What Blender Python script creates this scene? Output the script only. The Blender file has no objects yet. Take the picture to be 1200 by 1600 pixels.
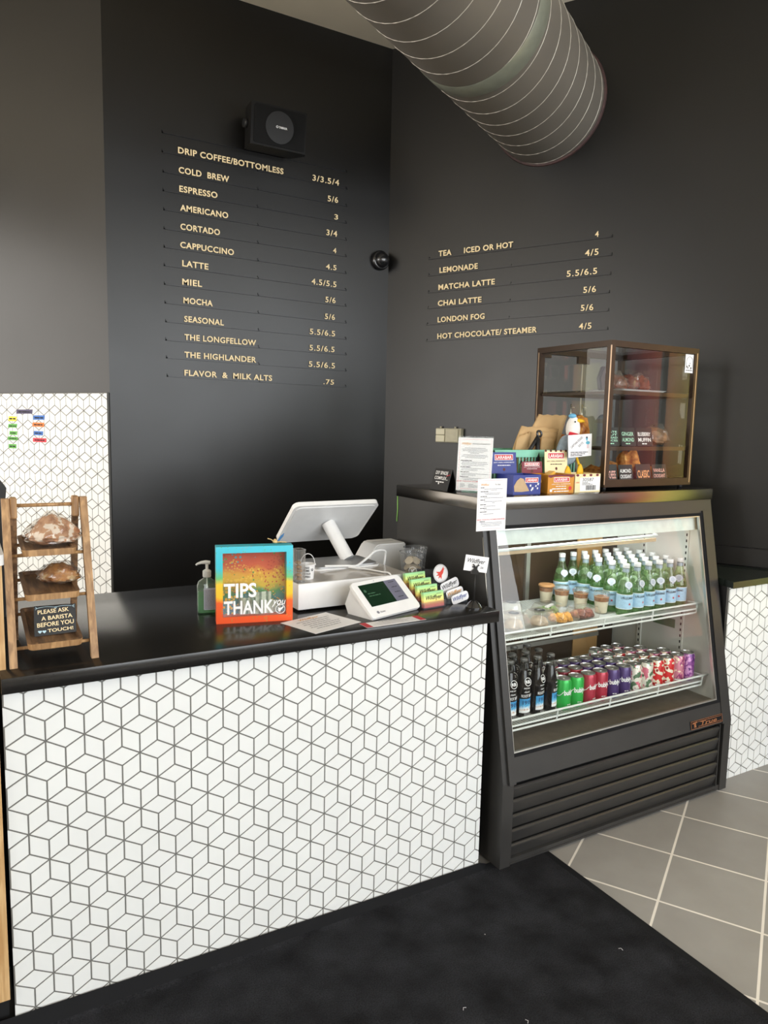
import bpy, bmesh, math, random
from mathutils import Matrix, Vector, noise as mnoise
random.seed(7)
PI = math.pi
SC = bpy.context.scene
COL = SC.collection

# ------------------------------------------------------------------ camera
cam_d = bpy.data.cameras.new('camera')
cam_d.sensor_fit = 'VERTICAL'; cam_d.sensor_height = 36.0
cam_d.lens = 1143.54 / 1600 * 36.0
cam_d.clip_start = 0.02
cam_o = bpy.data.objects.new('camera', cam_d); COL.objects.link(cam_o)
RX = Vector((0.865441, -0.500590, 0.020508)); RD = Vector((-0.041558, -0.112518, -0.992780)); RF = Vector((0.499284, 0.858341, -0.118182))
cm = Matrix.Identity(4)
for i in range(3):
    cm[i][0] = RX[i]; cm[i][1] = -RD[i]; cm[i][2] = -RF[i]
cm[0][3], cm[1][3], cm[2][3] = -1.5308, -1.9189, 1.55
cam_o.matrix_world = cm
SC.camera = cam_o

# ------------------------------------------------------------------ view, world
SC.view_settings.view_transform = 'Standard'
SC.view_settings.look = 'None'
SC.view_settings.gamma = 1.0
SC.view_settings.use_curve_mapping = False
SC.view_settings.exposure = 0.13
SC.cycles.max_bounces = 10
SC.cycles.transparent_max_bounces = 48
SC.cycles.glossy_bounces = 5
SC.cycles.caustics_reflective = False
SC.cycles.caustics_refractive = False
SC.cycles.sample_clamp_indirect = 6.0
wd = bpy.data.worlds.new('sky'); SC.world = wd; wd.use_nodes = True
bgn = wd.node_tree.nodes['Background']
bgn.inputs[0].default_value = (0.80, 0.90, 1.0, 1); bgn.inputs[1].default_value = 1.0

# room axes: the right wall runs along U from the corner C0, V points from it into the room
C0 = Vector((0.692, 1.911, 0)); U = Vector((0.5, -0.8660254, 0)); V = Vector((-0.8660254, -0.5, 0))
def UV(u, v, z=0.0): return C0 + U * u + V * v + Vector((0, 0, z))

def area(name, loc, to, sx, sy, power, col=(1, 1, 1)):
    l = bpy.data.lights.new(name, 'AREA'); l.shape = 'RECTANGLE'; l.size = sx; l.size_y = sy; l.energy = power; l.color = col
    o = bpy.data.objects.new(name, l); COL.objects.link(o); o.location = loc
    d = (Vector(to) - Vector(loc)).normalized()
    q = d.to_track_quat('-Z', 'Y'); o.rotation_euler = q.to_euler(); return o
# daylight through the windows behind and beside the viewer (windows built below, same places)
WIN_FRONT = [(0.5, 2.6), (2.8, 4.9), (5.1, 7.2)]      # v ranges in the wall at u = 6
WIN_SIDE = [(-3.6, -1.0), (-0.7, 0.3)]      # u ranges in the wall at v = 8
ZW0, ZW1 = 0.85, 3.30
L_FRONT, L_SIDE, L_BACK = 6.2, 7.0, 2.5                 # brightness of the sky seen in each row of windows
for a, b in WIN_FRONT:
    m = (a + b) / 2
    area('daylight', UV(6.06, m, (ZW0 + ZW1) / 2), UV(0, m, (ZW0 + ZW1) / 2), b - a, ZW1 - ZW0, L_FRONT * PI * (b - a) * (ZW1 - ZW0), (0.95, 0.98, 1.0))
for a, b in WIN_SIDE:
    m = (a + b) / 2
    area('daylight', UV(m, 8.06, (ZW0 + ZW1) / 2), UV(m, 0, (ZW0 + ZW1) / 2), b - a, ZW1 - ZW0, L_SIDE * PI * (b - a) * (ZW1 - ZW0), (1.0, 0.96, 0.91))
area('daylight', UV(3.175, -0.30, 1.5), UV(3.175, 3.0, 1.5), 1.65, 1.8, 4.5 * PI * 1.65 * 1.8, (1.0, 1.0, 0.97))     # added light behind the made-up banner and window in the right wall
area('daylight', UV(-3.96, 3.9, 1.9), UV(0, 3.9, 1.9), 4.0, 2.4, L_BACK * PI * 4.0 * 2.4, (1.0, 0.89, 0.76))

# ------------------------------------------------------------------ colour and material helpers
def s2l(c): return tuple((x / 12.92 if x <= 0.04045 else ((x + 0.055) / 1.055) ** 2.4) for x in c)
def C8(r, g, b): return s2l((r / 255, g / 255, b / 255))
def new_mat(name):
    m = bpy.data.materials.new(name); m.use_nodes = True
    nt = m.node_tree; return m, nt, nt.nodes['Principled BSDF']
def nd(nt, t, **kw):
    n = nt.nodes.new(t)
    for k, v in kw.items(): setattr(n, k, v)
    return n
def ramp(nt, stops, interp='LINEAR'):
    r = nt.nodes.new('ShaderNodeValToRGB'); e = r.color_ramp.elements; r.color_ramp.interpolation = interp
    while len(e) < len(stops): e.new(0.5)
    for el, (p, c) in zip(e, stops): el.position = p; el.color = (*c[:3], 1)
    return r
def mat(name, rgb, rough=0.5, metal=0.0, spec=0.5, var=0.08, scale=25.0, bump=0.0, bscale=None, stretch=(1, 1, 1), rvar=0.0, coat=0.0):
    m, nt, p = new_mat(name)
    tc = nd(nt, 'ShaderNodeTexCoord'); mp = nd(nt, 'ShaderNodeMapping'); mp.inputs['Scale'].default_value = stretch
    nt.links.new(tc.outputs['Object'], mp.inputs[0])
    n = nd(nt, 'ShaderNodeTexNoise'); n.inputs['Scale'].default_value = scale; n.inputs['Detail'].default_value = 4
    nt.links.new(mp.outputs[0], n.inputs['Vector'])
    r = ramp(nt, [(0.3, tuple(x * (1 - var) for x in rgb)), (0.7, tuple(min(1, x * (1 + var)) for x in rgb))])
    nt.links.new(n.outputs['Fac'], r.inputs[0]); nt.links.new(r.outputs[0], p.inputs['Base Color'])
    p.inputs['Roughness'].default_value = rough; p.inputs['Metallic'].default_value = metal
    p.inputs['Specular IOR Level'].default_value = spec
    if coat: p.inputs['Coat Weight'].default_value = coat; p.inputs['Coat Roughness'].default_value = 0.08
    if rvar:
        rr = nd(nt, 'ShaderNodeMapRange'); rr.inputs[3].default_value = rough - rvar; rr.inputs[4].default_value = rough + rvar
        nt.links.new(n.outputs['Fac'], rr.inputs[0]); nt.links.new(rr.outputs[0], p.inputs['Roughness'])
    if bump:
        b = nd(nt, 'ShaderNodeBump'); b.inputs['Strength'].default_value = bump; b.inputs['Distance'].default_value = 0.002
        n2 = nd(nt, 'ShaderNodeTexNoise'); n2.inputs['Scale'].default_value = bscale or scale * 4; n2.inputs['Detail'].default_value = 3
        nt.links.new(mp.outputs[0], n2.inputs['Vector']); nt.links.new(n2.outputs['Fac'], b.inputs['Height']); nt.links.new(b.outputs[0], p.inputs['Normal'])
    return m
def glass(name, tint=(0.96, 0.98, 0.97), rough=0.0, ior=1.45, refl=1.0, body=None, fac=0.3):
    m = bpy.data.materials.new(name); m.use_nodes = True; nt = m.node_tree; nt.nodes.remove(nt.nodes['Principled BSDF'])
    out = nt.nodes['Material Output']
    t = nd(nt, 'ShaderNodeBsdfTransparent'); t.inputs[0].default_value = (*tint, 1)
    g = nd(nt, 'ShaderNodeBsdfGlossy'); g.inputs['Roughness'].default_value = rough; g.inputs[0].default_value = (1, 1, 1, 1)
    f = nd(nt, 'ShaderNodeLayerWeight'); f.inputs[0].default_value = 0.5
    pw = nd(nt, 'ShaderNodeMath', operation='POWER'); pw.inputs[1].default_value = 5.0; nt.links.new(f.outputs['Facing'], pw.inputs[0])
    r0 = ((ior - 1) / (ior + 1)) ** 2
    mu = nd(nt, 'ShaderNodeMath', operation='MULTIPLY_ADD'); mu.use_clamp = True; mu.inputs[1].default_value = (1 - r0) * refl; mu.inputs[2].default_value = r0 * refl; nt.links.new(pw.outputs[0], mu.inputs[0])
    src = t
    if body:
        df = nd(nt, 'ShaderNodeBsdfDiffuse'); df.inputs[0].default_value = (*body, 1); tl = nd(nt, 'ShaderNodeBsdfTranslucent'); tl.inputs[0].default_value = (*body, 1)
        ad = nd(nt, 'ShaderNodeMixShader'); ad.inputs[0].default_value = 0.5; nt.links.new(df.outputs[0], ad.inputs[1]); nt.links.new(tl.outputs[0], ad.inputs[2])
        src = nd(nt, 'ShaderNodeMixShader'); src.inputs[0].default_value = fac; nt.links.new(t.outputs[0], src.inputs[1]); nt.links.new(ad.outputs[0], src.inputs[2])
    x = nd(nt, 'ShaderNodeMixShader'); nt.links.new(mu.outputs[0], x.inputs[0]); nt.links.new(src.outputs[0], x.inputs[1]); nt.links.new(g.outputs[0], x.inputs[2])
    nt.links.new(x.outputs[0], out.inputs[0]); return m
def wood(name, light, dark, axis=2, scale=14.0, rough=0.5):
    m, nt, p = new_mat(name)
    tc = nd(nt, 'ShaderNodeTexCoord'); mp = nd(nt, 'ShaderNodeMapping')
    s = [5.0, 5.0, 5.0]; s[axis] = 0.45; mp.inputs['Scale'].default_value = s
    nt.links.new(tc.outputs['Object'], mp.inputs[0])
    n = nd(nt, 'ShaderNodeTexNoise'); n.inputs['Scale'].default_value = scale; n.inputs['Detail'].default_value = 6; n.inputs['Distortion'].default_value = 0.6
    nt.links.new(mp.outputs[0], n.inputs['Vector'])
    r = ramp(nt, [(0.28, dark), (0.5, tuple((a + b) / 2 for a, b in zip(light, dark))), (0.62, light)])
    nt.links.new(n.outputs['Fac'], r.inputs[0]); nt.links.new(r.outputs[0], p.inputs['Base Color'])
    p.inputs['Roughness'].default_value = rough
    b = nd(nt, 'ShaderNodeBump'); b.inputs['Strength'].default_value = 0.15; b.inputs['Distance'].default_value = 0.001
    nt.links.new(n.outputs['Fac'], b.inputs['Height']); nt.links.new(b.outputs[0], p.inputs['Normal'])
    return m

M = {}
M['paint'] = mat('black_paint', C8(21, 20, 19), 0.35, spec=0.50, var=0.10, scale=3, bump=0.06, bscale=60, rvar=0.04)
M['ceil'] = mat('ceiling_paint', C8(240, 230, 208), 0.85, var=0.03, scale=4)
M['outer'] = mat('room_paint', C8(222, 216, 206), 0.8, var=0.03, scale=3)
M['tile'] = mat('white_tile', C8(233, 235, 234), 0.34, spec=0.4, var=0.025, scale=6)
M['grout'] = mat('grey_grout', C8(112, 111, 108), 0.9, var=0.08, scale=60)
M['slab'] = mat('black_worktop', C8(30, 29, 28), 0.2, spec=0.5, var=0.15, scale=300, rvar=0.03)
M['slab_green'] = mat('dark_worktop', C8(34, 40, 36), 0.25, var=0.1, scale=200)
M['black'] = mat('black_matte', C8(24, 24, 25), 0.55, var=0.1)
M['blackgloss'] = mat('black_gloss', C8(26, 26, 28), 0.2, var=0.1, coat=0.6)
M['fridge'] = mat('charcoal_enamel', C8(51, 50, 49), 0.38, spec=0.45, var=0.06, scale=10, rvar=0.05)
M['gasket'] = mat('black_rubber', C8(20, 21, 24), 0.8, spec=0.2)
M['steel'] = mat('brushed_steel', C8(120, 116, 110), 0.22, metal=1.0, var=0.08, scale=60, stretch=(0.3, 6, 6), rvar=0.03)
M['alu'] = mat('pale_metal', C8(205, 203, 196), 0.35, metal=0.9, var=0.05)
M['white'] = mat('white_plastic', C8(232, 232, 232), 0.28, var=0.02)
M['whitegloss'] = mat('white_gloss', C8(240, 240, 240), 0.12, var=0.02)
M['wire'] = mat('white_wire', C8(222, 226, 222), 0.4, var=0.03)
M['liner'] = mat('white_liner', C8(236, 236, 230), 0.4, var=0.04, scale=8)
M['grey'] = mat('grey_metal', C8(160, 160, 160), 0.35, metal=0.6, var=0.05)
M['paper'] = mat('white_paper', C8(240, 239, 241), 0.7, var=0.02)
M['ink'] = mat('black_ink', C8(30, 30, 34), 0.8, var=0.02)
M['greyink'] = mat('grey_ink', C8(128, 128, 138), 0.8, var=0.02)
M['redink'] = mat('red_ink', C8(196, 60, 70), 0.8, var=0.02)
M['pinkink'] = mat('pink_ink', C8(240, 190, 196), 0.8, var=0.02)
M['goldink'] = mat('gold_ink', C8(222, 160, 70), 0.8, var=0.05)
M['whiteink'] = mat('white_ink', C8(246, 246, 246), 0.6, var=0.02)
M['cream'] = mat('cream_letter', C8(250, 226, 178), 0.5, var=0.03)
M['rail'] = mat('rail_black', C8(20, 20, 22), 0.35, var=0.05)
M['glass'] = glass('clear_glass', (0.95, 0.97, 0.96))
M['acrylic'] = glass('clear_acrylic', (0.93, 0.95, 0.97), 0.03, 1.5, 1.3, C8(200, 205, 215), 0.08)
M['cling'] = glass('clear_wrap', (0.97, 0.96, 0.94), 0.14, 1.5, 1.3, C8(225, 222, 215), 0.09)
M['bottle_glass'] = glass('green_glass', (0.80, 0.90, 0.68), 0.02, 1.45, 1.5, C8(160, 190, 135), 0.14)
M['dark_bottle'] = mat('dark_bottle_glass', C8(20, 18, 20), 0.08, var=0.05)
M['clear_bottle'] = glass('clear_bottle_glass', (0.75, 0.76, 0.74), 0.03, 1.5, 1.4)
M['duct'] = mat('duct_grey', C8(118, 112, 103), 0.5, metal=0.2, var=0.06, scale=4, rvar=0.05)
M['seam'] = mat('duct_seam', C8(200, 194, 182), 0.4, metal=0.3, var=0.05)
M['wood_light'] = wood('light_wood', C8(214, 178, 128), C8(178, 134, 84))
M['wood_oak'] = wood('oak_wood', C8(190, 150, 104), C8(132, 96, 60))
M['wood_dark'] = wood('walnut_wood', C8(150, 116, 84), C8(86, 64, 48), axis=1)
M['bronze'] = mat('bronze_frame', C8(62, 48, 37), 0.35, metal=0.5, var=0.08)
M['bronze_edge'] = mat('bronze_edge', C8(206, 178, 150), 0.3, metal=0.5, var=0.05)
M['beige'] = mat('beige_plastic', C8(232, 226, 200), 0.5, var=0.04)
M['beige_dark'] = mat('tan_plastic', C8(176, 170, 148), 0.6, var=0.05)

# ------------------------------------------------------------------ mesh helpers
def nb(): return bmesh.new()
def obj(name, bm, m, parent=None, smooth=False):
    me = bpy.data.meshes.new(name)
    bmesh.ops.recalc_face_normals(bm, faces=bm.faces[:]) if not getattr(bm, 'keep', False) else None
    bm.to_mesh(me); bm.free()
    for x in (m if isinstance(m, (list, tuple)) else [m]): me.materials.append(M[x] if isinstance(x, str) else x)
    if smooth:
        me.polygons.foreach_set('use_smooth', [True] * len(me.polygons))
        try: me.set_sharp_from_angle(angle=math.radians(38))
        except Exception: pass
    o = bpy.data.objects.new(name, me); COL.objects.link(o)
    if parent: o.parent = parent
    return o
def thing(name, label, cat, loc=(0, 0, 0), rz=0.0, group=None):
    o = bpy.data.objects.new(name, None); COL.objects.link(o); o.empty_display_size = 0.05
    o.location = loc; o.rotation_euler = (0, 0, rz); o['label'] = label; o['category'] = cat
    if group: o['group'] = group
    return o
def tag(o, label, cat, group=None, kind=None):
    o['label'] = label; o['category'] = cat
    if group: o['group'] = group
    if kind: o['kind'] = kind
    return o
def struct(name, bm, m): o = obj(name, bm, m); o['kind'] = 'structure'; return o
def dup(root, loc, label, group=None, rz=None):
    r = root.copy(); COL.objects.link(r); r.location = loc; r['label'] = label
    if rz is not None: r.rotation_euler = (0, 0, rz)
    if group: r['group'] = group
    for ch in list(root.children):
        c = ch.copy(); COL.objects.link(c); c.parent = r
        for g in list(ch.children):
            d = g.copy(); COL.objects.link(d); d.parent = c
    return r
def face(bm, vs, mi=0):
    f = bm.faces.new(vs); f.material_index = mi; return f
def box(bm, x0, x1, y0, y1, z0, z1, mi=0, T=None, bev=0.0):
    b = bmesh.new()
    bmesh.ops.create_cube(b, size=1.0)
    for v in b.verts: v.co = Vector(((x0 + x1) / 2 + v.co.x * (x1 - x0), (y0 + y1) / 2 + v.co.y * (y1 - y0), (z0 + z1) / 2 + v.co.z * (z1 - z0)))
    if bev: bmesh.ops.bevel(b, geom=b.edges[:], offset=bev, segments=2, affect='EDGES', profile=0.5)
    merge(bm, b, mi, T)
def merge(bm, b, mi=0, T=None):
    mp = {}
    for v in b.verts: mp[v] = bm.verts.new(T @ v.co if T else v.co)
    for f in b.faces:
        try: nf = bm.faces.new([mp[v] for v in f.verts]); nf.material_index = mi if mi is not None else f.material_index; nf.smooth = f.smooth
        except ValueError: pass
    b.free()
def quad(bm, pts, mi=0): return face(bm, [bm.verts.new(Vector(p)) for p in pts], mi)
def frame_from(o, x, y):
    x = Vector(x).normalized(); y = Vector(y).normalized(); z = x.cross(y).normalized(); y = z.cross(x)
    T = Matrix.Identity(4)
    for i in range(3): T[i][0] = x[i]; T[i][1] = y[i]; T[i][2] = z[i]; T[i][3] = o[i]
    return T
def prism(bm, pts, T=None, z0=0.0, z1=0.01, mi=0, side=None):
    T = T or Matrix.Identity(4)
    a = [bm.verts.new(T @ Vector((p[0], p[1], z0))) for p in pts]; b = [bm.verts.new(T @ Vector((p[0], p[1], z1))) for p in pts]
    n = len(pts); face(bm, a[::-1], mi); face(bm, b, mi)
    for i in range(n): face(bm, [a[i], a[(i + 1) % n], b[(i + 1) % n], b[i]], mi if side is None else side)
def flat(bm, pts, T=None, z=0.0, mi=0):
    T = T or Matrix.Identity(4); return face(bm, [bm.verts.new(T @ Vector((p[0], p[1], z))) for p in pts], mi)
def rrect(x0, x1, y0, y1, r, n=5):
    out = []
    for cx, cy, a0 in ((x1 - r, y1 - r, 0), (x0 + r, y1 - r, PI / 2), (x0 + r, y0 + r, PI), (x1 - r, y0 + r, 1.5 * PI)):
        for i in range(n + 1): a = a0 + PI / 2 * i / n; out.append((cx + r * math.cos(a), cy + r * math.sin(a)))
    return out
def circ(r, n=24, cx=0, cy=0, sx=1, sy=1): return [(cx + r * sx * math.cos(2 * PI * i / n), cy + r * sy * math.sin(2 * PI * i / n)) for i in range(n)]
def lathe(bm, prof, n=20, T=None, mi=0, mis=None, cap0=True, cap1=True):
    T = T or Matrix.Identity(4); rings = []
    for r, z in prof: rings.append([bm.verts.new(T @ Vector((r * math.cos(2 * PI * i / n), r * math.sin(2 * PI * i / n), z))) for i in range(n)])
    for k in range(len(rings) - 1):
        for i in range(n):
            f = face(bm, [rings[k][i], rings[k][(i + 1) % n], rings[k + 1][(i + 1) % n], rings[k + 1][i]], mis[k] if mis else mi); f.smooth = True
    if cap0 and prof[0][0] > 1e-6: face(bm, rings[0][::-1], mis[0] if mis else mi)
    if cap1 and prof[-1][0] > 1e-6: face(bm, rings[-1], mis[-1] if mis else mi)
def tube(bm, pts, r, n=8, mi=0, closed=False):
    pts = [Vector(p) for p in pts]; rings = []; N = len(pts); prev = None
    for i, p in enumerate(pts):
        if closed: t = pts[(i + 1) % N] - pts[i - 1]
        else: t = pts[min(i + 1, N - 1)] - pts[max(i - 1, 0)]
        t.normalize()
        if prev is None: a = t.orthogonal().normalized()
        else: a = (prev - t * prev.dot(t)); a = a.normalized() if a.length > 1e-6 else t.orthogonal().normalized()
        prev = a; b = t.cross(a); rr = r[i] if isinstance(r, (list, tuple)) else r
        rings.append([bm.verts.new(p + (a * math.cos(2 * PI * k / n) + b * math.sin(2 * PI * k / n)) * rr) for k in range(n)])
    for i in range(N if closed else N - 1):
        A = rings[i]; B = rings[(i + 1) % N]
        for k in range(n): f = face(bm, [A[k], A[(k + 1) % n], B[(k + 1) % n], B[k]], mi); f.smooth = True
    if not closed: face(bm, rings[0][::-1], mi); face(bm, rings[-1], mi)
_txt = {}
def text_data(s, shear=0.0, bold=0.0, depth=0.0, space=1.0):
    k = (s, shear, bold, depth, space)
    if k not in _txt:
        cu = bpy.data.curves.new('t', 'FONT'); cu.body = s; cu.size = 1.0; cu.shear = shear; cu.offset = bold; cu.extrude = depth; cu.resolution_u = 3; cu.space_character = space
        o = bpy.data.objects.new('t', cu); COL.objects.link(o)
        bpy.context.view_layer.update()
        me = bpy.data.meshes.new_from_object(o.evaluated_get(bpy.context.evaluated_depsgraph_get()))
        vs = [v.co.copy() for v in me.vertices]; fs = [tuple(p.vertices) for p in me.polygons]
        bpy.data.objects.remove(o); bpy.data.curves.remove(cu); bpy.data.meshes.remove(me)
        _txt[k] = (vs, fs)
    return _txt[k]
def text(bm, s, T=None, w=None, h=None, mi=0, shear=0.0, bold=0.0, z=0.0006, ext=0.0, anchor='l', wrap=None, space=1.0, lift=0.0):
    """bottom-left of the words at the frame's origin; h = height of the drawn box, w = its width"""
    vs, fs = text_data(s, shear, bold, 0.5 if ext else 0.0, space)
    if not vs: return 0
    x0 = min(v.x for v in vs); x1 = max(v.x for v in vs); y0 = min(v.y for v in vs); y1 = max(v.y for v in vs)
    if h is None: sy = sx = w / (x1 - x0)
    else:
        sy = h / max(1e-6, (y1 - y0)); sx = sy if w is None else w / (x1 - x0)
    W = (x1 - x0) * sx; dx = {'l': 0, 'c': -W / 2, 'r': -W}[anchor]
    T = T or Matrix.Identity(4); nv = []
    for v in vs:
        x = (v.x - x0) * sx + dx; y = (v.y - y0) * sy + lift; zz = z + (v.z + 0.5) * ext if ext else z
        if wrap: a = x / wrap; co = Vector((math.sin(a) * (wrap + zz), y, math.cos(a) * (wrap + zz)))
        else: co = Vector((x, y, zz))
        nv.append(bm.verts.new(T @ co))
    for f in fs:
        try: face(bm, [nv[i] for i in f], mi)
        except ValueError: pass
    return W
def bars(bm, T, x0, x1, y, h, mi=0, seed=0, z=0.0005, words=True):
    """one line of print too small to read: short strokes of word length"""
    rnd = random.Random(seed); x = x0
    while x < x1 - 1e-4:
        w = min(rnd.uniform(2.0, 6.5) * h, x1 - x)
        flat(bm, [(x, y), (x + w, y), (x + w, y + h), (x, y + h)], T, z, mi); x += w + h * 0.6
def ordinal(i): return ['first', 'second', 'third', 'fourth', 'fifth', 'sixth', 'seventh', 'eighth', 'ninth', 'tenth', 'eleventh', 'twelfth', 'thirteenth'][i]
BIRD = [(-1.0, 0.05), (-0.45, 0.12), (-0.75, 0.62), (-0.05, 0.28), (0.35, 0.42), (0.95, 0.75), (0.78, 0.42), (0.98, 0.40), (0.70, 0.22), (0.45, -0.10), (0.05, -0.32), (-0.25, -0.85), (-0.35, -0.42), (-0.80, -0.55), (-0.42, -0.16)]
def bird(bm, T, r, mi=0, z=0.0008, rot=0.0):
    c, s = math.cos(rot), math.sin(rot)
    pts = [((x * c - y * s) * r, (x * s + y * c) * r) for x, y in BIRD]
    b = bmesh.new(); vs = [b.verts.new((x, y, z)) for x, y in pts]; b.faces.new(vs)
    bmesh.ops.triangulate(b, faces=b.faces[:]); merge(bm, b, mi, T)
def ring(bm, T, r0, r1, mi=0, n=28, z=0.0006, sx=1.0, sy=1.0):
    a = [bm.verts.new(T @ Vector((x, y, z))) for x, y in circ(r0, n, 0, 0, sx, sy)]; b = [bm.verts.new(T @ Vector((x, y, z))) for x, y in circ(r1, n, 0, 0, sx, sy)]
    for i in range(n): face(bm, [a[i], a[(i + 1) % n], b[(i + 1) % n], b[i]], mi)

# ------------------------------------------------------------------ rhombus tiles
S_T = 0.05224
def tile_panel(bm, T, x0, x1, y0, y1, ox, oy, mi=0, g=0.0018, lift=0.0012):
    """lozenge tiles in the frame T (x along the wall, y up), star of the pattern at (ox, oy), cut to the rectangle"""
    b = bmesh.new(); s = S_T; du = math.sqrt(3) * s; dv = 1.5 * s
    e = lambda d: Vector((math.cos(math.radians(d)) * s, math.sin(math.radians(d)) * s, 0))
    r0 = int((y0 - oy) / dv) - 2; r1 = int((y1 - oy) / dv) + 2
    for r in range(r0, r1 + 1):
        c0 = int((x0 - ox) / du) - 2; c1 = int((x1 - ox) / du) + 2
        for c in range(c0, c1 + 1):
            P = Vector((ox + (c + 0.5 * (r % 2)) * du, oy + r * dv, 0))
            for a1, a2 in ((-30, 30), (30, 90), (90, 150)):
                q = [P, P + e(a1), P + e(a1) + e(a2), P + e(a2)]
                if max(v.x for v in q) < x0 or min(v.x for v in q) > x1 or max(v.y for v in q) < y0 or min(v.y for v in q) > y1: continue
                cen = (q[0] + q[2]) / 2; inr = s * math.sin(math.radians(60)) / 2; k = (inr - g) / inr
                q = [cen + (v - cen) * k for v in q]
                lo = [b.verts.new(v) for v in q]; hi = [b.verts.new(cen + (v - cen) * (1 - 0.0006 / inr) + Vector((0, 0, lift))) for v in q]
                b.faces.new(hi)
                for i in range(4): b.faces.new([lo[i], lo[(i + 1) % 4], hi[(i + 1) % 4], hi[i]])
    for co, no in (((x0, 0, 0), (-1, 0, 0)), ((x1, 0, 0), (1, 0, 0)), ((0, y0, 0), (0, -1, 0)), ((0, y1, 0), (0, 1, 0))):
        bmesh.ops.bisect_plane(b, geom=b.verts[:] + b.edges[:] + b.faces[:], plane_co=co, plane_no=no, clear_outer=True)
    merge(bm, b, mi, T)

# ================================================================== the setting
ZC = 3.665
c1 = Vector((-0.877, 1.911, 0))                          # outer corner between menu wall and tiled wall
poly_uv = [(0, 0), None]
def wall(name, a, b, z0, z1, m='paint', th=0.08, hole=None):
    """wall from a to b seen from the left side of a->b; thickness goes to the right"""
    a = Vector(a); b = Vector(b); d = (b - a); L = d.length; d.normalize(); nrm = Vector((d.y, -d.x, 0))
    bm = nb(); T = frame_from(a, d, (0, 0, 1))
    segs = hole or []
    def blk(x0, x1, y0, y1): box(bm, x0, x1, y0, y1, -0.0, th, 0, Matrix.Identity(4) if False else T)
    cur = 0.0
    for h0, h1, w0, w1 in segs:
        if h0 > cur: blk(cur, h0, z0, z1)
        blk(h0, h1, z0, w0); blk(h0, h1, w1, z1); cur = h1
    if L > cur: blk(cur, L, z0, z1)
    return struct(name, bm, m)
# frame_from: x along the wall, y up, so z = x cross y points to the right of a->b
wall('wall_menu', C0 + Vector((0.1, 0.0, 0)), c1, 0, ZC)     # runs right to left: its outside is at larger y
wall('wall_right', UV(6.2, 0), UV(-0.02, 0), 0, ZC, hole=[(2.2, 3.85, 0.6, 2.4)])  # opening is for the added banner window, out of view
pl = UV(-0.785, 1.359); wall('wall_left', c1 + Vector((0, 0.0, 0)), UV(-4.0, 1.359), 0, ZC)
wall('wall_back', UV(-4.0, 1.3), UV(-4.0, 8.1), 0, ZC, 'outer', hole=[(0.6, 4.6, 0.7, 3.1)])
wall('wall_side', UV(-4.05, 8.0), UV(6.1, 8.0), 0, ZC, 'outer', hole=[(a + 4.05, b + 4.05, ZW0, ZW1) for a, b in WIN_SIDE])
wall('wall_front', UV(6.0, 8.1), UV(6.0, -0.1), 0, ZC, 'outer', hole=[(8.1 - b, 8.1 - a, ZW0, ZW1) for a, b in reversed(WIN_FRONT)])
k = 0
def window(o, d, w, z0, z1):
    global k
    k += 1
    bm = nb(); T = frame_from(Vector(o) + Vector((0, 0, z0)), d, (0, 0, 1)); h = z1 - z0
    for x0, x1, y0, y1 in ((0, 0.05, 0, h), (w - 0.05, w, 0, h), (0.05, w - 0.05, 0, 0.05), (0.05, w - 0.05, h - 0.05, h), (w / 2 - 0.02, w / 2 + 0.02, 0.05, h - 0.05)):
        box(bm, x0, x1, y0, y1, 0.0, 0.04, 0, T)
    return struct('window_%d' % k, bm, 'black')
for a, b in WIN_SIDE: window(UV(a, 8.0), U, b - a, ZW0, ZW1)
for a, b in WIN_FRONT: window(UV(6.0, b), -V, b - a, ZW0, ZW1)
window(UV(4.0, 0.0), -U, 1.65, 0.6, 2.4)  # added window, out of view, holding the banner that tints reflections
window(UV(-4.0, 1.9), V, 4.0, 0.7, 3.1)

# ceiling
bm = nb()
T4 = [UV(-4.2, -0.3), UV(6.3, -0.3), UV(6.3, 8.3), UV(-4.2, 8.3)]
a = [bm.verts.new(p + Vector((0, 0, ZC))) for p in T4]; b = [bm.verts.new(p + Vector((0, 0, ZC + 0.1))) for p in T4]
face(bm, a); face(bm, b)
for i in range(4): face(bm, [a[i], a[(i + 1) % 4], b[(i + 1) % 4], b[i]])
struct('ceiling', bm, 'ceil')

# floor: square grey tiles, laid parallel to the right wall
m, nt, p = new_mat('floor_tile')
tc = nd(nt, 'ShaderNodeTexCoord'); br = nd(nt, 'ShaderNodeTexBrick'); br.offset = 0.0; br.squash = 1.0
br.inputs['Scale'].default_value = 1.0; br.inputs['Mortar Size'].default_value = 0.0042; br.inputs['Mortar Smooth'].default_value = 0.1; br.inputs['Bias'].default_value = 0.0
br.inputs['Brick Width'].default_value = 0.3089; br.inputs['Row Height'].default_value = 0.3089
br.inputs['Color1'].default_value = (*C8(147, 144, 140), 1); br.inputs['Color2'].default_value = (*C8(154, 151, 146), 1); br.inputs['Mortar'].default_value = (*C8(232, 226, 216), 1)
nt.links.new(tc.outputs['Object'], br.inputs['Vector'])
n = nd(nt, 'ShaderNodeTexNoise'); n.inputs['Scale'].default_value = 7; n.inputs['Detail'].default_value = 5; nt.links.new(tc.outputs['Object'], n.inputs['Vector'])
mx = nd(nt, 'ShaderNodeMix', data_type='RGBA', blend_type='MULTIPLY'); mx.inputs[0].default_value = 0.35
rr = ramp(nt, [(0.3, (0.72, 0.70, 0.68)), (0.7, (1, 1, 1))]); nt.links.new(n.outputs['Fac'], rr.inputs[0])
nt.links.new(br.outputs['Color'], mx.inputs[6]); nt.links.new(rr.outputs[0], mx.inputs[7]); nt.links.new(mx.outputs[2], p.inputs['Base Color'])
p.inputs['Roughness'].default_value = 0.48
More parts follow.
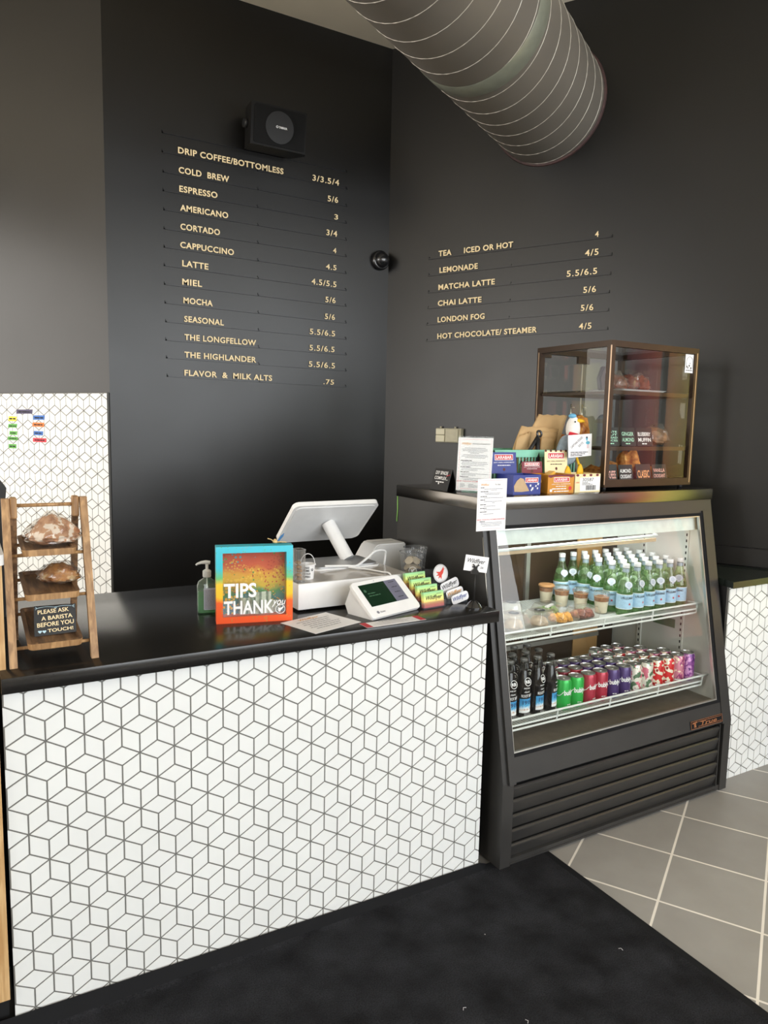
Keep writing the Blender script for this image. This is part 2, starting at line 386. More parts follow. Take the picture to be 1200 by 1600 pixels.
bp = nd(nt, 'ShaderNodeBump'); bp.invert = True; bp.inputs['Strength'].default_value = 0.4; bp.inputs['Distance'].default_value = 0.002
nt.links.new(br.outputs['Fac'], bp.inputs['Height']); nt.links.new(bp.outputs[0], p.inputs['Normal']); M['floor'] = m
bm = nb(); R60 = Matrix.Rotation(math.radians(-59.4), 4, 'Z'); FO = Vector((0.948, -0.119, 0)); inv = (Matrix.Translation(FO) @ R60).inverted()
a = [bm.verts.new(inv @ (p + Vector((0, 0, 0)))) for p in T4]; b = [bm.verts.new(inv @ (p + Vector((0, 0, -0.1)))) for p in T4]
face(bm, a); face(bm, b)
for i in range(4): face(bm, [a[i], a[(i + 1) % 4], b[(i + 1) % 4], b[i]])
fl = struct('floor', bm, 'floor'); fl.matrix_world = Matrix.Translation(FO) @ R60

# tiled splashback on the left wall (star of its pattern at -0.945, 2.027)
bm = nb(); TL = frame_from(c1 + V * 0.012 - U * 0.004, -U, (0, 0, 1))
TLs = frame_from(c1 + V * 0.012, U, (0, 0, 1)) # x towards the corner, z = U x up
oL = (Vector((-0.945, 2.027, 0)) - c1).dot(-U)
def lw(t, z, off=0.0): return c1 - U * t + V * (0.012 + off) + Vector((0, 0, z))
TW = frame_from(lw(0, 0), U, (0, 0, 1))                 # U x up
if TW.col[2].to_3d().dot(V) < 0: TW = frame_from(lw(0, 0), -U, (0, 0, 1)); sgn = 1
else: sgn = -1
x0, x1 = (0.006, 2.2) if sgn == 1 else (-2.2, -0.006)
box(bm, x0, x1, 0.3, 1.68, -0.012, 0.0, 1, TW)
tile_panel(bm, TW, x0, x1, 0.3, 1.676, oL * sgn, 1.668, 0)
struct('trim_1', bm, ['tile', 'grout'])

# ------------------------------------------------------------------ main counter
ZT = 0.935
t = thing('service_counter', 'white cube pattern tiled service counter front under the black worktop', 'counter', (-0.7, 0.3, 0))
bm = nb(); box(bm, -0.765, 0.70, -0.29, 0.44, 0.0, 0.895); obj('counter_body', bm, 'black', t)
bm = nb(); TF = frame_from((-0.7 + 0.7 - 0.0, -0.30 + 0.0, 0), (1, 0, 0), (0, 0, 1))
TF = frame_from((0.70, -0.30, 0), (1, 0, 0), (0, 0, 1))
box(bm, -1.466, 0.0, 0.0, 0.893, -0.009, 0.0, 1, TF)
tile_panel(bm, TF, -1.466, 0.0, 0.0, 0.893, -1.4196, 0.8305, 0)
obj('tile_facing', bm, ['tile', 'grout'], t)
bm = nb(); box(bm, -1.468, 0.030, -0.028, 0.785, 0.895, ZT, 0, None, 0.003)
tag(obj('worktop', bm, 'slab', smooth=True), 'long black stone worktop on the tiled counter, holding the till and tip box', 'worktop')

# right-hand half wall between cooler and wall
t = thing('half_wall', 'narrow white cube tiled half wall right of the glass-fronted cooler', 'counter', (1.55, 0.1, 0))
bm = nb(); prism(bm, [(-0.235, -0.085), (0.225, -0.085), (0.02, 0.25), (-0.235, 0.25)], None, 0.0, 0.888); obj('wall_body', bm, 'black', t)
bm = nb(); TF2 = frame_from((-0.05, -0.096, 0), (1, 0, 0), (0, 0, 1))
box(bm, -0.185, 0.285, 0.0, 0.888, -0.01, 0.0, 1, TF2); tile_panel(bm, TF2, -0.185, 0.285, 0.0, 0.888, 0.0, 0.353, 0)
obj('tile_facing', bm, ['tile', 'grout'], t)
bm = nb(); prism(bm, [(1.290, -0.030), (1.800, -0.030), (1.805, -0.01), (1.60, 0.34), (1.315, 0.34), (1.315, 0.03)], None, 0.889, 0.917)
tag(obj('worktop', bm, 'slab_green'), 'short dark worktop with a clipped corner on the tiled half wall right of the cooler', 'worktop')
# low ledge boards on the right wall above it
for i, (z0, z1, d) in enumerate(((0.985, 1.008, 0.03), (0.905, 0.918, 0.022))):
    bm = nb(); TR = frame_from(UV(0, 0, 0), -U, (0, 0, 1)); TR = TR if TR.col[2].to_3d().dot(V) > 0 else frame_from(UV(0, 0, 0), U, (0, 0, 1))
    sg = 1 if TR.col[0].to_3d().dot(U) > 0 else -1
    a_, b_ = sorted((1.55 * sg, 2.33 * sg)); box(bm, a_, b_, z0 - 0.06, z1, 0.0, d, 0, TR); struct('trim_%d' % (i + 2), bm, 'paint')
# added, unseen rainbow cloth banner in a made-up right-wall window, just outside the picture (it colours the steel lid and the case glass)
m, nt, p = new_mat('added_banner_cloth'); nt.nodes.remove(p); tc = nd(nt, 'ShaderNodeTexCoord'); sx = nd(nt, 'ShaderNodeSeparateXYZ'); nt.links.new(tc.outputs['Object'], sx.inputs[0])
mr = nd(nt, 'ShaderNodeMapRange'); mr.inputs[1].default_value = 2.4; mr.inputs[2].default_value = 4.0; nt.links.new(sx.outputs[0], mr.inputs[0])
rp = ramp(nt, [(0.0, C8(146, 158, 84)), (0.22, C8(206, 198, 108)), (0.42, C8(222, 164, 104)), (0.62, C8(204, 104, 98)), (0.85, C8(150, 92, 104)), (1.0, C8(110, 70, 90))]); nt.links.new(mr.outputs[0], rp.inputs[0])
df = nd(nt, 'ShaderNodeBsdfDiffuse'); tl = nd(nt, 'ShaderNodeBsdfTranslucent'); mxs = nd(nt, 'ShaderNodeMixShader'); mxs.inputs[0].default_value = 0.6
for q in (df, tl): nt.links.new(rp.outputs[0], q.inputs[0])
nt.links.new(df.outputs[0], mxs.inputs[1]); nt.links.new(tl.outputs[0], mxs.inputs[2]); nt.links.new(mxs.outputs[0], nt.nodes['Material Output'].inputs[0]); M['banner'] = m
bm = nb(); n = 40; A = []; B = []
for i in range(n + 1): u_ = 2.35 + 1.65 * i / n; off = -0.03 + 0.008 * math.sin(i * 1.3); A.append(bm.verts.new((u_, off, 0.62))); B.append(bm.verts.new((u_, off, 2.38)))
for i in range(n): face(bm, [A[i], A[i + 1], B[i + 1], B[i]])
o = struct('trim_4', bm, 'banner'); Tm4 = Matrix.Identity(4)
for i in range(3): Tm4[i][0] = U[i]; Tm4[i][1] = V[i]; Tm4[i][3] = C0[i]
o.matrix_world = Tm4

# black floor mat, its back edge riding up against the counter
m, nt, p = new_mat('mat_pile'); tc = nd(nt, 'ShaderNodeTexCoord'); n = nd(nt, 'ShaderNodeTexNoise'); n.inputs['Scale'].default_value = 260; n.inputs['Detail'].default_value = 3; nt.links.new(tc.outputs['Object'], n.inputs['Vector'])
n2 = nd(nt, 'ShaderNodeTexNoise'); n2.inputs['Scale'].default_value = 9; n2.inputs['Detail'].default_value = 4; nt.links.new(tc.outputs['Object'], n2.inputs['Vector'])
ad = nd(nt, 'ShaderNodeMath', operation='MULTIPLY'); nt.links.new(n.outputs['Fac'], ad.inputs[0]); nt.links.new(n2.outputs['Fac'], ad.inputs[1])
rp = ramp(nt, [(0.12, C8(16, 16, 18)), (0.42, C8(48, 49, 53))]); nt.links.new(ad.outputs[0], rp.inputs[0]); nt.links.new(rp.outputs[0], p.inputs['Base Color']); p.inputs['Roughness'].default_value = 0.95; p.inputs['Specular IOR Level'].default_value = 0.15
b_ = nd(nt, 'ShaderNodeBump'); b_.inputs['Strength'].default_value = 0.9; b_.inputs['Distance'].default_value = 0.004; nt.links.new(n.outputs['Fac'], b_.inputs['Height']); nt.links.new(b_.outputs[0], p.inputs['Normal']); M['pile'] = m
t = thing('floor_mat', 'large black carpet mat on the floor along the tiled counter', 'mat', (-0.6, -0.9, 0))
def matz(x, y):
    e = max(0.0, (y + 0.05) / 0.042); lip = 0.012 + 0.026 * max(0, min(1, (-x - 0.05) / 1.4)) if x < 0.02 else 0.0
    return 0.008 + lip * min(1, e) ** 1.5 if x < 0.02 else 0.008
xs = [-2.3 + 0.1 * i for i in range(24)] + [0.03, 0.06, 0.15, 0.258]; ys = [-2.6, -2.0, -1.5, -1.0, -0.5, -0.2, -0.08, -0.05, -0.036]
bm = nb(); g = [[bm.verts.new((x + 0.6, y + 0.9, matz(x, y))) for y in ys] for x in xs]
for i in range(len(xs) - 1):
    for j in range(len(ys) - 1): face(bm, [g[i][j], g[i + 1][j], g[i + 1][j + 1], g[i][j + 1]])
obj('pile', bm, 'pile', t)
bm = nb(); xb = xs; top = [bm.verts.new((x + 0.6, 0.864, matz(x, -0.036))) for x in xb]; bk = [bm.verts.new((x + 0.6, 0.892, matz(x, -0.008) + 0.001)) for x in xb]; lo = [bm.verts.new((x + 0.6, 0.894, max(0.0, matz(x, -0.008) - 0.006))) for x in xb]
for i in range(len(xb) - 1): face(bm, [top[i], top[i + 1], bk[i + 1], bk[i]]); face(bm, [bk[i], bk[i + 1], lo[i + 1], lo[i]])
box(bm, 0.858, 0.885, -1.7, 0.892, 0.0, 0.0065); box(bm, -1.7, 0.858, -1.7, 0.864, 0.0, 0.006)
obj('rubber_border', bm, 'gasket', t)
rnd = random.Random(3); bits = [(0.12, -0.55), (-0.31, -0.62), (-0.42, -0.5), (-0.95, -0.72), (-1.0, -0.62), (-0.2, -0.3), (-0.75, -0.42), (0.05, -0.95), (-0.1, -1.05), (-0.55, -0.85)]
for i, (x, y) in enumerate(bits):
    bm = nb(); a0 = rnd.uniform(0, 6); ln = rnd.choice([0.002, 0.003, 0.008]); tube(bm, [(0, 0, 0.001), (ln * math.cos(a0), ln * math.sin(a0), 0.002), (ln * 1.6 * math.cos(a0 + 0.6), ln * 1.6 * math.sin(a0 + 0.6), 0.001)], 0.0006, 5)
    o = obj('lint', bm, 'paper'); o.location = (x, y, 0.009); tag(o, 'tiny pale scrap of lint on the black floor mat', 'lint', 'lint scraps on the mat')

# ------------------------------------------------------------------ cabinet end left of the counter, stand with white top above it
t = thing('cabinet', 'light wood cabinet end with black toe kick left of the tiled counter', 'cabinet', (-1.75, 0.25, 0))
bm = nb(); box(bm, -0.28, 0.274, -0.262, 0.25, 0.10, 0.93); obj('wood_panel', bm, 'wood_light', t)
bm = nb(); box(bm, -0.28, 0.272, -0.235, 0.25, 0.0, 0.10); obj('toe_kick', bm, 'black', t)
t = thing('raised_shelf', 'light wood stand with thick white top at the left edge, beside the bread stand', 'stand', (-1.60, 0.10, 0.935))
bm = nb(); prism(bm, rrect(-0.2, 0.152, -0.075, 0.2, 0.012), None, 0.262, 0.288); obj('white_top', bm, 'white', t)
bm = nb(); box(bm, -0.2, 0.147, -0.058, -0.036, 0, 0.262); box(bm, -0.2, -0.18, -0.036, 0.18, 0, 0.262); obj('wood_panel', bm, 'wood_light', t)
# dark appliance at the photograph's left edge behind the stand
t = thing('coffee_grinder', 'black machine behind the bread stand at the left edge, before the white tiles', 'machine', (-1.50, 0.66, 0.935))
bm = nb(); prism(bm, [(-0.12, 0.0), (0.075, 0.0), (0.082, 0.33), (0.09, 0.40), (0.072, 0.425), (0.03, 0.46), (-0.12, 0.47)], frame_from((0, 0.08, 0), (1, 0, 0), (0, 0, 1)), 0.0, 0.16); obj('body', bm, 'black', t)
bm = nb(); box(bm, 0.042, 0.047, -0.083, -0.08, 0.30, 0.46); obj('white_edge', bm, 'white', t)

# ------------------------------------------------------------------ spiral duct from the room into the right wall
t = thing('spiral_duct', 'large grey spiral ventilation duct under the ceiling ending in the right wall', 'duct', UV(0.923, 0, 3.192))
DU = Vector(V); DS = Vector((0, 0, 1)).cross(DU); RDU = 0.286
TD = Matrix.Identity(4)
for i in range(3): TD[i][0] = DS[i]; TD[i][1] = (0, 0, 1)[i]; TD[i][2] = DU[i]
bm = nb(); lathe(bm, [(RDU, 0.0), (RDU, 1.0), (RDU, 2.0), (RDU, 3.5), (RDU, 5.5), (RDU, 7.9)], 64, TD, 0, None, False, False); obj('duct_pipe', bm, 'duct', t, True)
bm = nb(); pit = 0.137; pts = []; nn_ = int(7.8 / pit * 40)
for i in range(nn_ + 1):
    z = 0.0 + pit * i / 40; a = 2 * PI * i / 40 - 2.341; pts.append(TD @ Vector((math.cos(a) * RDU, math.sin(a) * RDU, z)))
tube(bm, pts, 0.0020, 5); obj('spiral_seam', bm, 'seam', t)
bm = nb(); lathe(bm, [(RDU + 0.001, 0.885), (RDU + 0.0035, 0.89), (RDU + 0.0035, 0.985), (RDU + 0.001, 0.99)], 64, TD, 0, None, False, False); obj('coupling', bm, 'seam' if False else mat('duct_coupling', C8(140, 143, 128), 0.4, metal=0.3), t, True)
bm = nb(); lathe(bm, [(RDU + 0.012, 0.0), (RDU + 0.010, 0.010), (RDU + 0.001, 0.014)], 64, TD, 0, None, False, False); obj('wall_flange', bm, mat('flange_red', C8(66, 44, 42), 0.6, var=0.3, scale=40), t, True)
for i, (a, z) in enumerate(((4.3, 0.03), (4.55, 0.016), (5.2, 0.42))):
    pass

# ------------------------------------------------------------------ speaker and camera on the menu wall
YM = 1.911
t = thing('wall_speaker', 'black boxy loudspeaker mounted high on the dark menu wall', 'speaker', (-0.06, YM, 3.05))
Tsp = Matrix.Rotation(math.radians(7), 4, 'X')
bm = nb(); prism(bm, [(-0.16, -0.20), (0.135, -0.20), (0.15, -0.16), (0.11, -0.055), (-0.14, -0.055)], Tsp, -0.105, 0.09); obj('cabinet', bm, mat('speaker_plastic', C8(20, 19, 18), 0.6, spec=0.25), t)
TS = Tsp @ frame_from((0, -0.2005, 0), (1, 0, 0), (0, 0, 1))
bm = nb(); prism(bm, rrect(-0.145, 0.125, -0.095, 0.08, 0.01), TS, 0.0, 0.004)
for q in range(2): ring(bm, TS, (0.078, 0.04)[q], (0.082, 0.043)[q], 0, 40, 0.007)
obj('grille', bm, mat('speaker_grille', C8(18, 18, 18), 0.7, spec=0.2, bump=0.4, bscale=900), t)
bm = nb(); prism(bm, circ(0.075, 32, -0.012, -0.008), TS, 0.004, 0.008); obj('cone_ring', bm, 'black', t)
TSl = TS @ Matrix.Translation((-0.030, -0.012, 0))
bm = nb(); ring(bm, TSl @ Matrix.Translation((0.004, 0.0055, 0)), 0.0035, 0.006, 0, 16, 0.009); text(bm, 'YAMAHA', TSl @ Matrix.Translation((0.012, 0, 0)), 0.045, 0.011, 0, bold=0.03, z=0.009); obj('lettering', bm, 'whiteink', t)
bm = nb(); box(bm, -0.03, 0.03, -0.06, 0.0, -0.03, 0.03); obj('wall_bracket', bm, 'black', t)
bm = nb(); tube(bm, [(-0.145, -0.11, -0.01), (-0.168, -0.11, -0.01)], 0.022, 14); obj('side_knob', bm, 'black', t)
t = thing('security_camera', 'small black dome security camera by the corner of the dark walls', 'security camera', (0.628, YM, 2.495))
TCm = frame_from((0, 0, 0), (1, 0, 0), (0, 0, 1))
bm = nb(); lathe(bm, [(0.055, 0.0), (0.055, 0.025), (0.050, 0.032), (0.047, 0.034)], 32, TCm, 0); obj('housing', bm, 'blackgloss', t, True)
bm = nb(); lathe(bm, [(0.046, 0.030)] + [(0.044 * math.cos(a * PI / 16), 0.034 + 0.040 * math.sin(a * PI / 16)) for a in range(0, 8)] + [(0.0015, 0.0745)], 32, TCm, 0); obj('dome', bm, 'blackgloss', t, True)

# ------------------------------------------------------------------ menu rows: a black rail on the wall carrying cream letters
ROWS = [
(-0.606, 0.411, 2.954, 2.953, None, 0, 0, None, 0, 0, 'empty top rail of the left menu, under the speaker'),
(-0.607, 0.413, 2.863, 2.862, 'DRIP COFFEE/BOTTOMLESS', -0.529, 0.03, '3/3.5/4', 0.2, 0.361, 'top lettered row of the left menu, drip coffee'),
(-0.604, 0.414, 2.77, 2.769, 'COLD  BREW', -0.527, -0.269, '5/6', 0.293, 0.356, 'cold brew row of the left menu'),
(-0.605, 0.413, 2.681, 2.679, 'ESPRESSO', -0.525, -0.331, '3', 0.335, 0.357, 'espresso row of the left menu'),
(-0.603, 0.415, 2.591, 2.587, 'AMERICANO', -0.522, -0.275, '3/4', 0.287, 0.353, 'americano row of the left menu'),
(-0.603, 0.415, 2.5, 2.497, 'CORTADO', -0.522, -0.319, '4', 0.329, 0.349, 'cortado row of the left menu'),
(-0.604, 0.416, 2.412, 2.404, 'CAPPUCCINO', -0.524, -0.245, '4.5', 0.286, 0.351, 'cappuccino row of the left menu'),
(-0.605, 0.418, 2.323, 2.311, 'LATTE', -0.515, -0.381, '4.5/5.5', 0.199, 0.352, 'plain latte row of the left menu'),
(-0.605, 0.419, 2.232, 2.223, 'MIEL', -0.516, -0.415, '5/6', 0.285, 0.348, 'miel row of the left menu'),
(-0.603, 0.421, 2.141, 2.13, 'MOCHA', -0.511, -0.36, '5/6', 0.283, 0.345, 'mocha row of the left menu'),
(-0.601, 0.422, 2.049, 2.039, 'SEASONAL', -0.508, -0.301, '5.5/6.5', 0.191, 0.347, 'seasonal row of the left menu'),
(-0.602, 0.424, 1.958, 1.951, 'THE LONGFELLOW', -0.508, -0.124, '5.5/6.5', 0.19, 0.345, 'third row from the bottom of the left menu'),
(-0.6, 0.425, 1.87, 1.86, 'THE HIGHLANDER', -0.509, -0.123, '5.5/6.5', 0.187, 0.349, 'second row from the bottom of the left menu'),
(-0.598, 0.427, 1.778, 1.768, 'FLAVOR  &  MILK ALTS', -0.51, -0.032, '.75', 0.278, 0.344, 'bottom row of the left menu, flavor and milk')]
def menu_row(T, xa, xb, za, zb, words, prices, lab, grp):
    t = thing('menu_row', 'black rail with cream letters, ' + lab if words else 'black wall rail, ' + lab, 'menu row', (T @ Vector((xa, za, 0))), 0, grp)
    inv = Matrix.Translation(-(T @ Vector((xa, za, 0)))) @ T
    L = xb - xa; ang = math.atan2(zb - za, L); TT = inv @ Matrix.Translation((xa, za, 0)) @ Matrix.Rotation(ang, 4, 'Z')
    bm = nb(); box(bm, 0, L, -0.007, 0.0, 0.0, 0.006, 0, TT)
    for e in (0.0, L * 0.48, L - 0.006): box(bm, e, e + 0.005, -0.007, 0.008, 0.0, 0.006, 0, TT)
    obj('rail', bm, 'rail', t)
    H = 0.0305
    if words:
        for w, a, b in words:
            bm = nb(); text(bm, w, TT @ Matrix.Translation((a - xa, 0.003, 0)), b - a, H, 0, bold=0.022, z=0.004, ext=0.0025, space=1.08); obj('item_letters', bm, 'cream', t)
    if prices:
        bm = nb()
        for w, a, b in prices:
            lo = text(bm, w, TT @ Matrix.Translation((a - xa, 0.003, 0)), b - a, H * (0.92 if '/' not in w else 1.02), 0, bold=0.010, z=0.004, ext=0.0025, space=1.15)
        obj('price_letters', bm, 'cream', t)
TMW = frame_from((0, YM, 0), (1, 0, 0), (0, 0, 1))
for xa, xb, za, zb, w, a, b, pr, pa, pb, lab in ROWS:
    menu_row(TMW, xa, xb, za, zb, [(w, a, b)] if w else None, [(pr, pa, pb)] if pr else None, lab, 'rows of the left wall menu')
RROWS = [(0.264, 2.493, 1.286, 2.509, [('TEA', 0.328, 0.407), ('ICED OR HOT', 0.483, 0.767)], ('4', 1.2, 1.218), 'top row of the right menu, tea'),
(0.264, 2.401, 1.289, 2.421, [('LEMONADE', 0.337, 0.568)], ('4/5', 1.154, 1.222), 'lemonade row of the right menu'),
(0.266, 2.308, 1.289, 2.328, [('MATCHA LATTE', 0.333, 0.671)], ('5.5/6.5', 1.065, 1.22), 'matcha row of the right menu'),
(0.266, 2.22, 1.287, 2.239, [('CHAI LATTE', 0.332, 0.597)], ('5/6', 1.155, 1.219), 'chai row of the right menu'),
(0.263, 2.129, 1.288, 2.15, [('LONDON FOG', 0.334, 0.619)], ('5/6', 1.147, 1.211), 'london fog row of the right menu'),
(0.263, 2.037, 1.289, 2.058, [('HOT CHOCOLATE/ STEAMER', 0.335, 0.919)], ('4/5', 1.142, 1.206), 'bottom row of the right menu, hot chocolate')]
TRW = frame_from(UV(0, 0, 0), U, (0, 0, 1))
for xa, za, xb, zb, w, pr, lab in RROWS: menu_row(TRW, xa, xb, za, zb, w, [pr], lab, 'rows of the right wall menu')

# beige chime box on the right wall
t = thing('chime_box', 'beige plastic wall box on the right wall behind the upright menu sheet', 'wall box', UV(0.435, 0, 1.50))
TB = frame_from((0, 0, 0), U, (0, 0, 1))
bm = nb(); box(bm, -0.078, 0.078, -0.042, 0.038, 0.0, 0.034, 0, TB); box(bm, -0.06, -0.052, 0.038, 0.048, 0.01, 0.02, 0, TB); box(bm, 0.03, 0.038, 0.038, 0.048, 0.01, 0.02, 0, TB); obj('back_box', bm, 'beige_dark', t)
bm = nb(); box(bm, -0.074, -0.020, -0.038, -0.002, 0.034, 0.046, 0, TB, 0.002); box(bm, -0.074, -0.020, 0.002, 0.034, 0.034, 0.046, 0, TB, 0.002); obj('cover', bm, 'beige', t)
bm = nb(); box(bm, -0.016, 0.062, -0.038, 0.034, 0.034, 0.044, 0, TB, 0.002); obj('speaker_cover', bm, mat('tan_cover', C8(206, 200, 176), 0.6), t)

# paper tape labels on the tiled wall
TAPES = [('purple', (0.73, 1.592, 0.587, 1.569), C8(72, 64, 100), 'dark purple tape strip, topmost on the white tiled wall'),
('yellow', (0.803, 1.555, 0.726, 1.53), C8(240, 220, 60), 'yellow tape strip with small marks on the white tiled wall'),
('green', (0.808, 1.513, 0.724, 1.493), C8(96, 180, 70), 'green tape strip directly below the yellow one on the tiles'),
('green', (0.798, 1.475, 0.727, 1.455), C8(96, 180, 70), 'second green tape strip from the top on the tiles'),
('green', (0.814, 1.444, 0.724, 1.426), C8(90, 172, 64), 'third green tape strip from the top on the tiles'),
('green', (0.808, 1.404, 0.739, 1.381), C8(90, 172, 64), 'lowest green tape strip on the white tiled wall'),
('blue', (0.587, 1.562, 0.488, 1.539), C8(52, 112, 196), 'upper blue tape strip on the white tiled wall'),
('orange', (0.594, 1.525, 0.495, 1.503), C8(236, 128, 50), 'orange tape strip between the two blue ones on the tiles'),
('blue', (0.586, 1.48, 0.505, 1.458), C8(52, 112, 196), 'lower blue tape strip on the white tiled wall'),
('red', (0.594, 1.443, 0.481, 1.422), C8(214, 44, 66), 'red tape strip below the lower blue one on the tiles')]
for i, (cn, (ta, za, tb, zb), col, lab) in enumerate(TAPES):
    o = thing('tape_label', lab, 'tape', lw((ta + tb) / 2, (za + zb) / 2, 0.0012), 0, 'tape labels on the tiled wall')
    TT = frame_from((0, 0, 0), V.cross(Vector((0, 0, 1))) * -1, (0, 0, 1))
    w = abs(ta - tb); h = abs(za - zb); sk = random.Random(i).uniform(-0.008, 0.008)
    bm = nb(); prism(bm, [(-w / 2, -h / 2), (w / 2 - abs(sk), -h / 2 + sk * 0.2), (w / 2, h / 2 + sk * 0.2), (-w / 2 + abs(sk), h / 2)], TT, 0.0003, 0.0008); obj('strip', bm, mat('tape_' + cn, col, 0.6, var=0.05), o)
    bm = nb(); bars(bm, TT, -w * 0.36, w * 0.36, -h * 0.18, h * 0.3, 0, 40 + i, 0.0012); obj('marker_writing', bm, 'ink', o)

# ================================================================== things on the worktop
# ------------------------------------------------------------------ bread stand
BS = Vector((-1.3415, 0.18, ZT))
t = thing('bread_stand', 'wooden ladder stand with three trays, left end of the black worktop', 'display stand', BS)
XL, XR = -0.0935, 0.0935
def bar(bm, p, q, wx, wy, mi=0):
    p = Vector(p); q = Vector(q); vs = []
    for c in (p, q): vs += [bm.verts.new(c + Vector((sx * wx / 2, sy * wy / 2, 0))) for sx, sy in ((-1, -1), (1, -1), (1, 1), (-1, 1))]
    face(bm, vs[:4][::-1], mi); face(bm, vs[4:], mi)
    for i in range(4): face(bm, [vs[i], vs[(i + 1) % 4], vs[4 + (i + 1) % 4], vs[4 + i]], mi)
for s in (-1, 1):
    bm = nb(); bar(bm, (s * 0.0945, -0.130, 0), (s * 0.0930, -0.006, 0.408), 0.018, 0.020); obj('leg', bm, 'wood_oak', t)
    bm = nb(); bar(bm, (s * 0.0755, 0.128, 0), (s * 0.0745, 0.014, 0.36), 0.016, 0.018); obj('leg', bm, 'wood_dark', t)
    bm = nb(); box(bm, s * 0.0745 - 0.0085, s * 0.0745 + 0.0085, -0.012, 0.020, 0.355, 0.410, 0, None, 0.004); obj('hinge_block', bm, 'wood_oak', t)
bm = nb(); tube(bm, [(-0.07, 0.004, 0.388), (0.07, 0.004, 0.388)], 0.0048, 10); obj('top_rod', bm, 'wood_oak', t)
for zf, zb, y0, y1 in ((0.055, 0.090, -0.165, 0.085), (0.172, 0.192, -0.135, 0.082), (0.278, 0.292, -0.100, 0.080)):
    sl = math.atan2(zb - zf, y1 - y0); TTr = Matrix.Translation((0, y0, zf)) @ Matrix.Rotation(sl, 4, 'X'); L = (y1 - y0) / math.cos(sl)
    bm = nb(); w = 0.064
    out = rrect(-w, w, 0, L, 0.014); inn = rrect(-w + 0.010, w - 0.010, 0.010, L - 0.010, 0.008); n = len(out)
    A = [bm.verts.new(TTr @ Vector((x * 0.96, y, -0.008))) for x, y in out]; B = [bm.verts.new(TTr @ Vector((x, y, 0.008))) for x, y in out]
    Ci = [bm.verts.new(TTr @ Vector((x, y, 0.008))) for x, y in inn]; D = [bm.verts.new(TTr @ Vector((x * 0.97, y, 0.0))) for x, y in inn]
    face(bm, A[::-1]); face(bm, D)
    for i in range(n):
        j = (i + 1) % n; fr_ = 1 if out[i][1] < 0.016 and out[j][1] < 0.016 else 0; face(bm, [A[i], A[j], B[j], B[i]], fr_); face(bm, [B[i], B[j], Ci[j], Ci[i]]); face(bm, [Ci[i], Ci[j], D[j], D[i]])
    tr = obj('tray', bm, ['wood_dark', 'wood_oak'], t)
    fy = -0.130 + 0.124 * (zf + 0.0) / 0.408
    bm = nb(); tube(bm, [(-0.086, fy, zf + 0.0 - 0.013), (0.086, fy, zf - 0.013)], 0.0045, 8); obj('rod', bm, 'wood_oak', t); bm = nb(); by = 0.128 - 0.114 * zb / 0.36; tube(bm, [(-0.072, by, zb - 0.013), (0.072, by, zb - 0.013)], 0.0045, 8); obj('rod', bm, 'wood_oak', t)
# loaves
def crust(name, a, b, flour, fl=0.5):
    m, nt, p = new_mat(name); tc = nd(nt, 'ShaderNodeTexCoord')
    n = nd(nt, 'ShaderNodeTexNoise'); n.inputs['Scale'].default_value = 40; n.inputs['Detail'].default_value = 6; nt.links.new(tc.outputs['Object'], n.inputs['Vector'])
    r = ramp(nt, [(0.35, a), (0.55, b), (fl + 0.08, b), (fl + 0.18, flour)]); nt.links.new(n.outputs['Fac'], r.inputs[0]); nt.links.new(r.outputs[0], p.inputs['Base Color'])
    p.inputs['Roughness'].default_value = 0.55; bp = nd(nt, 'ShaderNodeBump'); bp.inputs['Distance'].default_value = 0.003; bp.inputs['Strength'].default_value = 0.6; nt.links.new(n.outputs['Fac'], bp.inputs['Height']); nt.links.new(bp.outputs[0], p.inputs['Normal']); return m
M['crust'] = crust('bread_crust', C8(150, 100, 70), C8(190, 146, 112), C8(232, 218, 204), 0.40)
M['crust2'] = crust('golden_crust', C8(132, 80, 40), C8(190, 134, 76), C8(226, 198, 152), 0.50)
M['croissant'] = crust('pastry_crust', C8(150, 76, 24), C8(214, 140, 60), C8(236, 184, 104), 0.5)
def blob(bm, c, rx, ry, rz, seed, amp=0.12, fr=2.2, sub=4, T=None, peak=0.0, grow=1.0):
    b = bmesh.new(); bmesh.ops.create_icosphere(b, subdivisions=sub, radius=1.0); off = Vector((seed * 3.1, seed * 1.7, seed * 2.3))
    for v in b.verts:
        d = v.co.copy(); k = grow + amp * mnoise.noise(d * fr + off) + amp * 0.5 * mnoise.noise(d * fr * 2.7 + off)
        z = d.z * k
        if z < 0: z *= 0.45
        tap = 1.0 - peak * max(0, z) * 0.6
        v.co = Vector((c[0] + d.x * k * rx * tap, c[1] + d.y * k * ry * tap, c[2] + z * rz))
    for f in b.faces: f.smooth = True
    merge(bm, b, 0, T)
def loaf(loc, rx, ry, rz, seed, label, m, peak=0.0, rz_=0.0):
    t = thing('bread_loaf', label, 'bread', loc, rz_, None)
    bm = nb(); blob(bm, (0, 0, rz * 0.42), rx, ry, rz * 0.95, seed, 0.22, 1.7, 4, None, peak); obj('crust', bm, m, t, True)
    bm = nb(); blob(bm, (0, 0, rz * 0.44), rx * 1.06, ry * 1.08, rz * 1.02, seed, 0.26, 2.6, 4, None, peak, 1.04); obj('plastic_wrap', bm, 'cling', t, True)
    return t
loaf((-1.329, 0.145, 1.2245), 0.064, 0.050, 0.056, 2, 'wrapped floury bread loaf on the top tray of the wooden stand', 'crust', 0.75)
loaf((-1.316, 0.150, 1.1225), 0.048, 0.050, 0.036, 5, 'wrapped golden bread loaf on the middle tray of the wooden stand', 'crust2', 0.2, -0.2)
